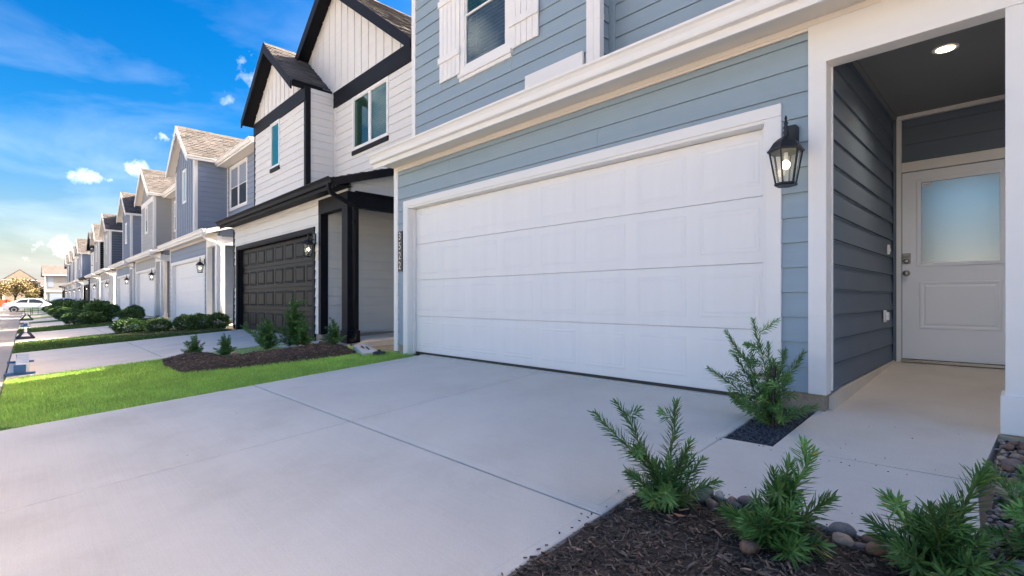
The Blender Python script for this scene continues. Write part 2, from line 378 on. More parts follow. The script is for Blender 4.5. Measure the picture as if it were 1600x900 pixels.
# ------------------------------------------------------------------ wall skins
EXP = .184
def lap_piece(mb, axis, plane, a0, a1, z0, z1, frac0, frac1, dir_=-1):
    """one lap board: proud .017 at its foot, .004 at its head"""
    t0 = .020 - .016*frac0; t1 = .020 - .016*frac1
    if axis == 'y': mb.prism([(plane, z0), (plane+dir_*t0, z0), (plane+dir_*t1, z1), (plane, z1)], 'x', a0, a1)
    else: mb.prism([(plane, z0), (plane+dir_*t0, z0), (plane+dir_*t1, z1), (plane, z1)], 'y', a0, a1)
def siding(parent, axis, plane, a0, a1, z0, z1, m, openings=(), joined=False, exp=EXP, dir_=-1, clip=None, jit=True):
    J = MB(); z = z0; row = 0
    while z < z1-.005:
        zt = min(z+exp, z1)
        cuts = sorted({z, zt} | {q for o in openings for q in (o[2], o[3]) if z+.004 < q < zt-.004})
        for c0, c1 in zip(cuts[:-1], cuts[1:]):
            mid = (c0+c1)/2
            segs = [(a0, a1)]
            if clip: 
                s = clip(c1 if c1 < z1 else c0)
                if s is None: continue
                segs = [(max(a0, s[0]), min(a1, s[1]))]
            for o in openings:
                if o[2] < mid < o[3]:
                    ns = []
                    for s in segs:
                        if o[1] <= s[0] or o[0] >= s[1]: ns.append(s); continue
                        if o[0] > s[0]+.01: ns.append((s[0], o[0]))
                        if o[1] < s[1]-.01: ns.append((o[1], s[1]))
                    segs = ns
            top = c1 - ((.010 if axis == 'x' else .006) if c1 == zt else 0)
            for s in segs:
                if s[1]-s[0] < .02: continue
                if not joined and s[1]-s[0] > 2.6:
                    bj = s[0]+(s[1]-s[0])*((row*.377+.21) % 1*.7+.15)
                    for s2 in ((s[0], bj-.0012), (bj+.0012, s[1])):
                        mb = MB(); lap_piece(mb, axis, plane, s2[0], s2[1], c0, top, (c0-z)/exp, (top-z)/exp, dir_); mb.build('siding_board', m, parent, fix=True)
                    continue
                mb = J if joined else MB()
                lap_piece(mb, axis, plane, s[0], s[1], c0, top, (c0-z)/exp, (top-z)/exp, dir_)
                if not joined:
                    mb.build('siding_board', m, parent, fix=True)
        z = zt; row += 1
    if joined: J.build('siding_boards', m, parent, kind='stuff')
def wall_y(mb, y0, y1, a0, a1, z0, z1, openings=()):
    xs = sorted({a0, a1} | {q for o in openings for q in (o[0], o[1]) if a0 < q < a1})
    zs = sorted({z0, z1} | {q for o in openings for q in (o[2], o[3]) if z0 < q < z1})
    for i in range(len(xs)-1):
        run = None
        for k in range(len(zs)-1):
            cx, cz = (xs[i]+xs[i+1])/2, (zs[k]+zs[k+1])/2
            if any(o[0] < cx < o[1] and o[2] < cz < o[3] for o in openings):
                if run is not None: mb.box(xs[i], xs[i+1], y0, y1, run, zs[k]); run = None
            elif run is None: run = zs[k]
        if run is not None: mb.box(xs[i], xs[i+1], y0, y1, run, zs[-1])
def gable_boards(parent, y, xc, hw, z0, zpk, m, mb_mat, joined, pitch=.30, x0=None, x1=None, slope=None):
    """board-and-batten triangle: flat boards with battens, clipped by the slope"""
    s = slope if slope else (zpk-z0)/hw
    B = MB()
    x0 = xc-hw if x0 is None else x0; x1 = xc+hw if x1 is None else x1
    H = lambda x: zpk - s*abs(x-xc)
    xs = []; x = x0
    while x < x1-.02: xs.append(x); x += pitch
    xs.append(x1)
    for a, b in zip(xs[:-1], xs[1:]):
        pts = [(a+.002, z0)]
        pts.append((b-.002, z0))
        if H(b-.002) > z0+.002: pts.append((b-.002, H(b-.002)))
        if a < xc < b: pts.append((xc, zpk))
        if H(a+.002) > z0+.002: pts.append((a+.002, H(a+.002)))
        if len(pts) < 3: continue
        mb = B if joined else MB(); mb.prism(pts, 'y', y, y-.012)
        if not joined: mb.build('wall_board', m, parent)
    for x in xs[1:-1]:
        h = H(x)-.02
        if h > z0+.05:
            if joined: B.box(x-.02, x+.02, y-.030, y-.012, z0, h)
            else: pbox('batten', mb_mat, parent, x-.02, x+.02, y-.030, y-.0125, z0, h)
    if joined: B.build('wall_boards', m, parent, kind='stuff')
def panel_boards(parent, y, x0, x1, z0, z1, m, pitch=.30, openings=(), joined=True):
    B = MB(); wall_y(B, y-.012, y, x0, x1, z0, z1, openings)
    x = x0+pitch/2
    while x < x1-.05:
        segs = [(z0, z1)]
        for o in openings:
            if o[0]-.03 < x < o[1]+.03: segs = [(z0, o[2]), (o[3], z1)]
        for s in segs:
            if s[1]-s[0] > .03: B.box(x-.02, x+.02, y-.030, y-.012, s[0], s[1])
        x += pitch
    B.build('wall_boards', m, parent, kind='stuff')

# ------------------------------------------------------------------ roofs
SHC = tint_list(.62, 1.30, hue=.05)
def shingles(parent, origin, along, up, la, ls, tab=.30, course=.14, seed=1):
    origin = Vector(origin); a = Vector(along).normalized(); u = Vector(up).normalized(); n = a.cross(u)
    if n.z < 0: n = -n
    r = random.Random(seed); mb = MB(); rows = int(ls/course)
    for i in range(rows+1):
        s0 = i*course; s1 = min(ls, s0+course*1.25)
        if s1-s0 < .02: continue
        x = -r.uniform(0, tab)
        while x < la:
            wv = tab*r.uniform(.45, 1.1); x0 = max(0, x); x1 = min(la, x+wv-.004); x += wv
            if x1-x0 < .02: continue
            t = r.choice((.010, .014, .021)); d = r.uniform(-.006, .006)
            P = lambda xx, ss, hh: origin + a*xx + u*ss + n*hh
            b0 = max(0, s0+d)
            mb.add([P(x0, b0, .004), P(x1, b0, .004), P(x1, b0, .004+t), P(x0, b0, .004+t), P(x0, s1, .003), P(x1, s1, .003)],
                   [(0, 1, 2, 3), (3, 2, 5, 4), (0, 3, 4), (1, 5, 2)])
    o = mb.build('shingles', M['shingle'], parent, kind='stuff', fix=False)
    tint_faces(o, 4, SHC)
    return o
def gable_roof(parent, xc, hw, z_e, z_p, y0, y1, trim, soffit, shingle_side='r', gutter=None, hipcut=None, rake_h=.20, seed=1, gut_y1=None):
    """ridge runs along Y. z_e / z_p are the upper surface at the eaves and ridge"""
    s = (z_p-z_e)/hw; t = .09
    k = math.sqrt(1+s*s)
    D = MB(); F = MB()
    for sg in (-1, 1):
        e = xc+sg*hw
        D.prism([(xc, z_p), (e, z_e), (e, z_e-t*k), (xc, z_p-t*k)], 'y', y0+.02, y1)
    D.build('roof_deck', soffit, parent)
    for sg in (-1, 1):
        e = xc+sg*(hw+.01); zz = z_e-s*.01
        R_ = MB(); R_.prism([(xc, z_p+.015), (e, zz+.015), (e, zz+.015-rake_h), (xc, z_p+.015-rake_h*k)], 'y', y0-.015, y0+.018)
        R_.build('rake_board', trim, parent)
    for sg in (-1, 1):
        if sg > 0 or shingle_side == 'b':
            shingles(parent, (xc+sg*hw, y0, z_e), (0, 1, 0), (-sg, 0, s), y1-y0, hw*k, seed=seed+sg)
    RC = MB(); RC.prism([(xc-.12, z_p+.022-.12*s), (xc, z_p+.030), (xc+.12, z_p+.022-.12*s), (xc, z_p+.01)], 'y', y0, y1); RC.build('ridge_cap', M['shingle_cap'], parent)
    if gutter:
        e = xc+hw; gutter_run(parent, 'y', e, z_e, y0, gut_y1 if gut_y1 else y1, gutter, 1)
def gutter_profile(z):     # distance out from fascia, height
    return [(0, z-.115), (.055, z-.115), (.062, z-.10), (.064, z-.06), (.085, z-.03), (.105, z-.018), (.108, z), (.098, z+.002), (.094, z-.012), (.012, z-.012), (.012, z+.004), (0, z+.004)]
def gutter_run(parent, axis, pos, z, a0, a1, m, sgn):
    """a K-profile gutter; pos = back of the gutter, sgn = way it faces"""
    mb = MB()
    if axis == 'y': mb.prism([(pos+sgn*d, q) for d, q in gutter_profile(z)], 'y', a0, a1)
    else: mb.prism([(pos+sgn*d, q) for d, q in gutter_profile(z)], 'x', a0, a1)
    return mb.build('gutter', m, parent)
M['shingle_cap'] = mat('ridge_shingle', (.09, .083, .078), rough=.9, var=.15, vscale=12, bump=.6, bscale=200, fine=(200, .25))

# ------------------------------------------------------------------ windows and doors
def window(parent, y, x0, x1, z0, z1, trim, kind='sash', fw=.085, glass='glass', glass_top=None, mull=False, sill=False, apron=None, blinds=False, rail=.5, blind_mat=None):
    """trimmed window on a wall whose surface is at y; x0..z1 = outside of the casing"""
    fr = MB(); p = .032
    wall_y(fr, y-p, y+.02, x0, x1, z0, z1, [(x0+fw, x1-fw, z0+fw, z1-fw)])
    f = fr.build('window', trim, parent)
    gx0, gx1, gz0, gz1 = x0+fw, x1-fw, z0+fw, z1-fw
    sm = M['white'] if kind != 'dark' else trim
    yy = y-.004
    zr = gz0+(gz1-gz0)*rail
    cols = [(gx0, gx1)]
    if mull:
        c = (gx0+gx1)/2; pbox('mullion', sm, f, c-.04, c+.04, y-.026, y+.01, gz0, gz1); cols = [(gx0, c-.04), (c+.04, gx1)]
    for a, b in cols:
        if kind == 'fixed' or kind == 'slider':
            sash = MB(); wall_y(sash, yy-.014, yy+.01, a, b, gz0, gz1, [(a+.02, b-.02, gz0+.02, gz1-.02)]); sash.build('sash', sm, f)
            pbox('pane', M[glass], f, a+.02, b-.02, yy, yy+.004, gz0+.02, gz1-.02, 0)
            zz = [(gz0, gz1)]
        else:
            for (q0, q1, dy, g) in ((gz0, zr+.02, 0, glass), (zr-.0, gz1, .014, glass_top or glass)):
                sash = MB(); wall_y(sash, yy-.014+dy, yy+.01+dy, a, b, q0, q1, [(a+.025, b-.025, q0+.03, q1-.025)]); sash.build('sash', sm, f)
                pbox('pane', M[g], f, a+.025, b-.025, yy+dy, yy+.004+dy, q0+.03, q1-.025, 0)
        if blinds:
            B = MB(); z = gz0+.03
            while z < gz1-.02:
                B.prism([(yy+.022, z+.008), (yy+.022, z+.011), (yy+.050, z+.003), (yy+.050, z)], 'x', a+.03, b-.03); z += .050
            for q in (.25, .75):
                xx = a+(b-a)*q; B.box(xx-.0025, xx+.0025, yy+.019, yy+.021, gz0+.02, gz1)
            bo = B.build('blind', blind_mat or M['blind'], f, kind='stuff')
    if blinds:
        D = MB(); D.box(gx0-.01, gx1+.01, yy+.35, yy+.37, gz0, gz1); D.box(gx0-.03, gx0-.012, yy+.05, yy+.35, gz0, gz1); D.box(gx1+.012, gx1+.03, yy+.05, yy+.35, gz0, gz1)
        D.box(gx0, gx1, yy+.05, yy+.35, gz0-.02, gz0-.002); D.box(gx0, gx1, yy+.05, yy+.35, gz1+.002, gz1+.02); D.build('reveal', M['dark_room'], f)
    if sill:
        pbox('sill', trim, f, x0-.03, x1+.03, y-.060, y-.002, z0-.055, z0-.001); 
        pbox('apron', trim, f, x0-.02, x1+.02, y-.040, y-.002, z0-.105, z0-.056)
    if apron: pbox('apron', apron, f, x0-.005, x1+.005, y-.045, y-.002, z0-.10, z0-.001)
    return f

_sec = {}
def garage_door(parent, x0, x1, y, z0, z1, m, detail=2):
    d = MB(); d.box(x0, x1, y+.02, y+.05, z0, z1)
    D = d.build('garage_door', m, parent)
    hs = (z1-z0)/4; W = x1-x0
    J = MB()
    unit = W/4.0
    key = (round(W, 3), m.name)
    for r in range(4):
        a = z0+r*hs
        if detail >= 1: pbox('door_section', m, D, x0+.002, x1-.002, y, y+.0195, a+.0025, a+hs-.0025, .003)
        else: J.box(x0+.002, x1-.002, y, y+.0195, a+.004, a+hs-.004)
        for k in range(8):
            pw = unit*.395; off = unit*(.055 if k % 2 == 0 else .055+.395+.10)
            px0 = x0+(k//2)*unit+off; px1 = px0+pw
            pz0 = a+hs*.17; pz1 = a+hs*.85
            if detail >= 2:
                me = _sec.get(key)
                if me is None:
                    w2, h2 = pw/2, (pz1-pz0)/2; b = .018
                    def ring(i, yy): return [(-w2+i, yy, -h2+i), (w2-i, yy, -h2+i), (w2-i, yy, h2-i), (-w2+i, yy, h2-i)]
                    e_ = .0027 if m is M['white_door'] else .010
                    V = ring(0, 0)+ring(.010, -e_)+ring(.020, -e_)+ring(.032, -.0008)+ring(.048, -e_)
                    F = []
                    for q in range(4):
                        for k2 in range(4): F.append((q*4+k2, q*4+(k2+1) % 4, (q+1)*4+(k2+1) % 4, (q+1)*4+k2))
                    F.append((16, 17, 18, 19))
                    me = bpy.data.meshes.new('raised_panel'); me.from_pydata(V, [], F); me.materials.append(m); me.update(); _sec[key] = me
                obj('raised_panel', me, ((px0+px1)/2, y-.0004, (pz0+pz1)/2), D)
            elif detail == 1: J.box(px0, px1, y-.008, y-.0002, pz0, pz1)
    if J.v: J.build('raised_panels', m, D, kind='stuff')
    pbox('bottom_seal', M['plastic_black'], D, x0, x1, y-.004, y+.03, z0-.03, z0-.001, 0)
    return D

def lantern(x, yw, z, label, group, near=False):
    """six-sided wall lantern hanging from a scroll arm; yw = wall face; z = top of the glass"""
    t = thing('wall_lantern', label, 'lantern', (x, yw, z), group)
    y = yw-.135; k = M['metal_black']
    pl = MB(); pl.prism([(x-.050, z+.02), (x+.050, z+.02), (x+.050, z+.19), (x+.030, z+.215), (x-.030, z+.215), (x-.050, z+.19)], 'y', yw, yw-.018); pl.build('backplate', k, t, bevel=.003)
    a = MB(); a.tube([(x, yw-.015, z+.10), (x, yw-.05, z+.095), (x, yw-.09, z+.125), (x, y, z+.150), (x, y, z+.12)], .009, 8); a.build('arm', k, t, smooth=True)
    f = MB(); f.lathe([(.004, .255), (.010, .235), (.006, .215), (.016, .20), (.010, .185), (.020, .165), (.012, .15), (.022, .13), (.012, .115), (.026, .10)][::-1], (x, y, z), 10); f.build('finial', k, t, smooth=True)
    n = 6; ph = math.pi/6
    r = MB(); r.lathe([(.122, -.012), (.126, .0), (.112, .012), (.100, .030), (.082, .060), (.055, .085), (.028, .100)], (x, y, z), n, ph); r.build('roof', k, t)
    rt_, rb, H_ = .108, .066, .245
    c = MB()
    for q in range(n):
        th = 2*math.pi*q/n+ph
        c.tube([(x+rt_*math.cos(th), y+rt_*math.sin(th), z-.01), (x+rb*math.cos(th), y+rb*math.sin(th), z-H_)], .005, 4, square=True)
    c.build('cage', k, t)
    b = MB(); b.lathe([(.070, -.012), (.078, -.004), (.074, .010), (.062, .012)], (x, y, z-H_), n, ph); b.build('base', k, t)
    if near:
        for q in range(n):
            t0, t1 = 2*math.pi*q/n+ph, 2*math.pi*(q+1)/n+ph
            g = MB(); P = lambda rr, th, zz: (x+rr*math.cos(th), y+rr*math.sin(th), zz)
            g.add([P(.103, t0, z-.012), P(.103, t1, z-.012), P(.062, t1, z-H_+.01), P(.062, t0, z-H_+.01)], [(0, 1, 2, 3)])
            g.build('glass_pane', M['glass_clear'], t)
    s = MB(); s.lathe([(.014, 0), (.014, .06)], (x, y, z-.075), 8); s.build('socket', M['white'], t)
    bu = MB(); bu.lathe([(.006, -.062), (.018, -.055), (.028, -.038), (.030, -.022), (.022, -.006), (.013, .0)], (x, y, z-.075), 12); bu.build('bulb', M['bulb'], t, smooth=True)
    return t

# ------------------------------------------------------------------ one house of the row
SL = .0753
def gz(y): return -SL*(4.1-min(y, 4.1))
def house(label, L, yg, s):
    P = Vector((L+3.4, yg, 0))
    h = thing('townhouse', label, 'house', P, 'houses in the row')
    near = s.get('near', 0); T = s['trim']; T2 = s.get('trim2', T); lap = s['lap']; soff = s['soffit']; J = near < 1
    X = lambda u: L+u
    # foundation and slab
    f = MB(); f.box(X(.02), X(.36), yg+.004, yg+.4, -.7, .118); f.box(X(5.43), X(5.80), yg+.004, yg+.4, -.7, .118); f.box(X(.361), X(5.429), yg+.21, yg+.4, -.7, -.02); f.box(X(.02), X(5.80), yg+.401, yg+10, -.7, .118); f.box(X(5.801), X(6.98), yg+2.62, yg+10, -.7, .13); f.build('foundation', M['foundation'], h)
    sl = MB(); sl.prism([(yg+.05, -.6), (yg+.05, .0), (yg+2.62, .145), (yg+2.62, -.6)], 'x', X(5.802), X(6.98)); sl.build('porch_slab', M['concrete'], h)
    # garage front wall
    op = (.38, 5.41, -.2, 2.19)
    o = [(X(op[0]), X(op[1]), op[2], op[3])]
    wb = MB(); wall_y(wb, yg, yg+.10, X(0), X(5.80), .12, 2.83, o)
    wb.box(X(0), X(.30), yg+.10, yg+10, .12, 2.9); wb.box(X(5.50), X(5.80), yg+.10, yg+10, .12, 2.9)
    wb.box(X(.30), X(5.50), yg+.40, yg+10, 0, 2.9); wb.box(X(.30), X(5.50), yg+.10, yg+.40, 2.25, 2.9)
    wb.box(X(5.80), X(6.95), yg+2.69, yg+10, .12, 2.9)
    wb.build('wall', lap, h)
    tr = [(X(.27), X(5.52), -.05, 2.285)]
    siding(h, 'y', yg, X(.115), X(5.70), .125, 2.76, lap, tr, joined=J)
    pbox('corner_board', T2, h, X(0), X(.112), yg-.026, yg+.10, s.get('cb_low', .02), 2.76)
    pbox('corner_board', T, h, X(5.70), X(5.815), yg-.026, yg+.10, .12, 2.76)
    pbox('corner_board', T, h, X(5.801), X(5.826), yg+.10, yg+.12, .14, 2.75)
    pbox('door_casing', T2, h, X(.27), X(.38), yg-.030, yg+.02, -.02, 2.19)
    pbox('door_casing', T2, h, X(5.41), X(5.52), yg-.030, yg+.02, -.02, 2.19)
    pbox('door_casing', T2, h, X(.27), X(5.52), yg-.032, yg+.02, 2.191, 2.285)
    dm = s['door']
    pbox('door_jamb', T2, h, X(.372), X(.396), yg-.020, yg+.16, -.02, 2.166); pbox('door_jamb', T2, h, X(5.394), X(5.418), yg-.020, yg+.16, -.02, 2.166)
    pbox('door_jamb', T2, h, X(.372), X(5.418), yg-.018, yg+.16, 2.1665, 2.20)
    pbox('door_stop', T2, h, X(.397), X(.43), yg+.06, yg+.098, 0, 2.165); pbox('door_stop', T2, h, X(5.36), X(5.393), yg+.06, yg+.098, 0, 2.168)
    garage_door(h, X(.398), X(5.392), yg+.10, .03, 2.164, dm, 2 if near else s.get('gd', 1))
    # porch side wall (faces +X) and door wall
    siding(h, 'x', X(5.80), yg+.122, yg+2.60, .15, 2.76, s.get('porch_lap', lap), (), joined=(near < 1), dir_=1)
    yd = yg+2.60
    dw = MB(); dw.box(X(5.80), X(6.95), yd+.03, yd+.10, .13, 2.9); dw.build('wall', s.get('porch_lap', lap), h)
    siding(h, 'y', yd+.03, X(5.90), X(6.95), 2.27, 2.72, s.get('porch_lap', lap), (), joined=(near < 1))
    pbox('corner_board', s.get('porch_lap', lap), h, X(5.818), X(5.842), yd-.03, yd+.029, .15, 2.70)
    pbox('door_casing', T, h, X(5.843), X(5.887), yd-.012, yd+.03, .13, 2.72)
    pbox('door_casing', T, h, X(5.888), X(6.95), yd-.012, yd+.03, 2.16, 2.262)
    pbox('door_casing', T, h, X(6.80), X(6.95), yd-.012, yd+.03, .13, 2.158)
    pbox('frieze_board', T, h, X(5.843), X(6.95), yd-.014, yd+.03, 2.722, 2.80)
    ce = MB(); ce.box(X(5.80), X(7.0), yg+.12, yd+.03, 2.765, 2.80); ce.build('porch_ceiling', s.get('ceil', M['porch_ceiling']), h)
    pbox('crown_strip', s.get('ceil', M['porch_ceiling']), h, X(5.818), X(5.85), yg+.13, yd-.02, 2.735, 2.764)
    D = entry_door(h, X(5.889), X(6.80), yd, .17, 2.158, s)
    # beams and column
    pbox('beam', T, h, X(5.70), X(6.95), yg-.028, yg+.115, 2.50, 2.785)
    pbox('beam', T, h, X(6.80), X(6.948), yg+.116, yg+2.6, 2.51, 2.783)
    pbox('column', T, h, X(6.72), X(6.95), yg-.024, yg+.20, .20, 2.499)
    pbox('column_base', T, h, X(6.70), X(6.97), yg-.040, yg+.22, .02, .245, .006)
    # pent roof over garage and porch
    m = s['pent']; ys = yg-.36; z0 = 2.94
    ym = s['main_y']
    rise = .328
    d = MB(); d.prism([(ys, z0-.01), (ym, z0-.01+(ym-ys)*rise), (ym, z0-.11+(ym-ys)*rise), (ys, z0-.07)], 'x', X(.0), X(7.12)); d.build('roof_deck', soff, h)
    shingles(h, (X(0), ys, z0-.006), (1, 0, 0), (0, 1, rise), 7.12, (ym-ys)*math.sqrt(1+rise**2), seed=int(L*7) % 97)
    pbox('fascia_board', m, h, X(-.02), X(7.13), ys-.0, ys+.022, 2.765, 2.925)
    gutter_run(h, 'x', ys-.001, 2.945, X(-.02), X(7.14), s['gut'], -1)
    pbox('soffit', soff, h, X(.0), X(7.12), ys+.023, yg-.002, 2.832, 2.838)
    if near > 1:
        V = MB(); q = X(1.9)
        while q < X(7.0): V.box(q, q+.022, ys+.03, ys+.10, 2.828, 2.8315); q += .038
        V.build('soffit_vent', M['vent'], h, kind='stuff')
    pbox('frieze_board', soff if not s.get('black') else lap, h, X(.0), X(6.95), yg-.026, yg-.001, 2.787, 2.831)
    fz = s.get('frieze', soff)
    if fz: pbox('frieze_board', fz, h, X(.0), X(5.699), yg-.0245, yg-.001, 2.762, 2.786)
    rk = MB(); rk.prism([(ys, 2.93), (ym, 2.93+(ym-ys)*rise), (ym, 2.78+(ym-ys)*rise), (ys, 2.80)], 'x', X(7.121), X(7.15)); rk.build('rake_board', m, h)
    # siding triangle above the side beam
    zt = lambda y: z0-.13+(y-ys)*rise
    tb = MB(); tb.prism([(yg+.05, 2.784), (ym, 2.784), (ym, zt(ym)), (yg+.05, zt(yg+.05))], 'x', X(6.86), X(6.944)); tb.build('wall', lap, h)
    for k in range(3):
        a = 2.79+k*EXP; b = a+EXP-.003
        yy = max(yg+.05, ys+(b-(z0-.13))/rise); ya = max(yg+.05, ys+(a-(z0-.13))/rise)
        if ya < ym-.1:
            t3 = MB(); t3.prism([(ya, a), (ym, a), (ym, b), (min(yy, ym-.02), b)], 'x', X(6.945), X(6.958)); t3.build('siding_board', lap, h)
    # downspout
    gx = X(s.get('ds', 6.98)); g = s['gut']
    if s.get('ds', 6.98):
        d = MB(); yc = yg-.075
        cx = X(6.86)
        cx = X(6.992); yc = yg+.09; d.tube([(X(7.06), ys-.06, 2.84), (X(7.06), ys-.06, 2.74), (X(7.05), ys-.02, 2.68), (cx+.01, yc-.03, 2.52), (cx, yc, 2.44), (cx, yc, .32), (cx+.012, yc, .16), (cx+.03, yc-.03, .09), (cx+.05, yc-.12, .05)], .030, 4, square=True)
        d.build('downspout', g, h)
        pbox('downspout_strap', g, h, cx-.036, cx+.036, yc-.038, yc+.038, 2.2, 2.23)
    # ---- upper storey
    b = s['bump']; by = b['y']; bx0, bx1 = X(b['x0']), X(b['x1'])
    mx0, mx1 = X(s.get('mx0', .05)), X(s.get('mx1', 6.95)); ze = s['main_eave']
    ub = MB(); bops = []; mops = []
    for wv in b.get('win', []): bops.append((X(wv['x0']), X(wv['x1']), wv['z0'], wv['z1']))
    for wv in s.get('win', []): mops.append((X(wv['x0']), X(wv['x1']), wv['z0'], wv['z1']))
    fw = .085
    inner = lambda q, wl: [(a+fw, c-fw, e+fw, g_-fw) for (a, c, e, g_), wv in zip(q, wl) if wv.get('blinds')]
    wall_y(ub, by, by+.10, bx0, bx1, 2.95, b['ztop'], inner(bops, b.get('win', [])))
    ub.box(bx0, bx0+.06, by+.10, ym+.02, 2.95, b['ztop']); ub.box(bx1-.06, bx1, by+.10, ym+.02, 2.95, b['ztop'])
    ub.box(bx0+.06, bx1-.06, max(by+.45, by+.12), ym+.5, 2.95, b['ztop'])
    ub.build('wall', b.get('lap', lap), h)
    um = MB(); wall_y(um, ym, ym+.10, mx0, mx1, 2.96, ze, inner(mops, s.get('win', [])))
    um.box(mx0, mx1, ym+.5, yg+10, 2.96, ze); um.box(mx0, mx0+.06, ym+.1, ym+.5, 2.96, ze); um.box(mx1-.06, mx1, ym+.1, ym+.5, 2.96, ze)
    um.build('wall', s.get('main_lap', lap), h)
    cb = .10
    T3 = s.get('bump_trim', T)
    pbox('corner_board', T3, h, bx0, bx0+(.06 if s.get('black') else .10), by-.026, by-.0, 2.96, b['ztop'])
    pbox('corner_board', T3, h, bx1-cb, bx1, by-.026, by-.0, 2.96, b['ztop'])
    pbox('corner_board', T3, h, bx1+.0, bx1+.026, by-.026, by+.09, 2.96, b['ztop'])
    bl = b.get('lap', lap); zs_top = b.get('band', [b['ztop']])[0]
    if b.get('style', 'lap') == 'lap':
        siding(h, 'y', by, bx0+.06, bx1-cb-.002, 2.97, zs_top, bl, bops, joined=J)
    else: panel_boards(h, by, bx0+.1, bx1-cb-.002, 2.96, zs_top, bl, .30, bops)
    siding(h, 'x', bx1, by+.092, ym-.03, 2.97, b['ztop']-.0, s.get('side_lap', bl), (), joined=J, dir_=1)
    pbox('corner_board', s.get('inner_cb', T3), h, bx1+.001, bx1+.09, ym-.024, ym-.001, 2.97, ze-.002)
    if b.get('band'):
        pbox('band_board', b.get('band_mat', T), h, bx0-.01, bx1+.004, by-.040, by-.001, b['band'][0], b['band'][1])
    # roof over bump
    g = b.get('gable')
    if g:
        hw = g['hw']; xc = X(g['xc']); sl_ = (g['zp']-g['ze'])/hw
        zb = b['band'][1] if b.get('band') else b['ztop']
        hb = (g['zp']-.13-zb)/sl_
        tri = MB(); tri.prism([(xc-hb, zb), (xc+hb, zb), (xc, g['zp']-.13)], 'y', by, by+.3); tri.build('wall', b.get('gable_lap', bl), h)
        if g.get('style', 'bb') == 'bb': gable_boards(h, by, xc, hb, zb, g['zp']-.13, b.get('gable_lap', bl), b.get('gable_lap', bl), J)
        else:
            siding(h, 'y', by, xc-hb, xc+hb, zb, g['zp']-.2, b.get('gable_lap', bl), (), joined=J, clip=lambda z: (xc-(g['zp']-.13-z)/sl_, xc+(g['zp']-.13-z)/sl_) if z < g['zp']-.2 else None)
        gable_roof(h, xc, hw, g['ze'], g['zp'], g['y0'], g.get('y1', ym+1.5), s['rake'], soff, gutter=s['gut'], seed=3, gut_y1=ym-.30)
        if g.get('white_block'): pbox('roof_flashing', M['white'], h, X(g['xc'])+hw-.30, X(g['xc'])+hw-.04, ym-1.0, ym-.6, g['ze']+.03, g['ze']+.16)
    # main wall
    if s.get('main_style', 'lap') == 'lap': siding(h, 'y', ym, bx1+.092, mx1-.10, 2.97, s.get('mband', [ze])[0], s.get('main_lap', lap), mops, joined=J)
    else: panel_boards(h, ym, bx1+.1, mx1-.1, 2.97, ze, s.get('main_lap', lap), .3, mops)
    if s.get('mband'): pbox('band_board', s['band_mat'], h, bx1+.002, mx1, ym-.042, ym-.001, s['mband'][0], s['mband'][1])
    pbox('corner_board', s.get('main_cb', T), h, mx1-.099, mx1, ym-.026, ym-.001, 2.96, ze-.002)
    for wv, src, yy in [(a, 'b', by) for a in b.get('win', [])]+[(a, 'm', ym) for a in s.get('win', [])]:
        window(h, yy, X(wv['x0']), X(wv['x1']), wv['z0'], wv['z1'], wv.get('trim', M['white']), wv.get('kind', 'sash'), wv.get('fw', fw), wv.get('glass', 'glass'), wv.get('gt'), wv.get('mull', False), wv.get('sill', False), wv.get('apron'), wv.get('blinds', False), wv.get('rail', .5))
    mg = s.get('mgable')
    if mg:
        hw = mg['hw']; xc = X(mg['xc']); sl_ = (mg['zp']-mg['ze'])/hw
        zb = s['mband'][1] if s.get('mband') else ze
        hb = (mg['zp']-.13-zb)/sl_
        tri = MB(); tri.prism([(xc-hb, zb), (xc+hb, zb), (xc, mg['zp']-.13)], 'y', ym, ym+.3); tri.build('wall', b.get('gable_lap', bl), h)
        gable_boards(h, ym, xc, hb, zb, mg['zp']-.13, b.get('gable_lap', bl), b.get('gable_lap', bl), J, pitch=.33)
        gable_roof(h, xc, hw, mg['ze'], mg['zp'], mg['y0'], yg+10.3, s['rake'], soff, gutter=s['gut'], seed=9, rake_h=.24)
    else:
        # side-gabled roof: eave to the street
        ye = ym-.36; zr = s.get('ridge', 8.2); yr = yg+5.2; ze2 = ze+.12
        for (a, za, b_, zb_) in ((ye, ze2, yr, zr), (yg+10.4, ze2, yr, zr)):
            d = MB(); d.prism([(a, za), (b_, zb_), (b_, zb_-.14), (a, za-.12)], 'x', mx0-.30, mx1+.30); d.build('roof_deck', soff, h)
        ln = math.hypot(yr-ye, zr-ze2)
        shingles(h, (mx0-.3, ye, ze2), (1, 0, 0), (0, yr-ye, zr-ze2), mx1-mx0+.6, ln, tab=.34, seed=5)
        pbox('fascia_board', T, h, bx1+.05, mx1+.30, ye-.022, ye-.001, ze-.05, ze+.10)
        gutter_run(h, 'x', ye-.023, ze2-.0, bx1+.05, mx1+.30, s['gut'], -1)
        pbox('soffit', soff, h, bx1+.05, mx1+.30, ye, ym-.001, ze-.03, ze-.018)
        for xx in (mx0, mx1-.05):
            e = MB(); e.prism([(ym, ze-.005), (yg+10, ze-.005), (yr, zr-.15)], 'x', xx, xx+.05); e.build('wall', s.get('main_lap', lap), h)
    return h
M['vent'] = mat('soffit_vent_shadow', (.30, .29, .28), rough=.7)

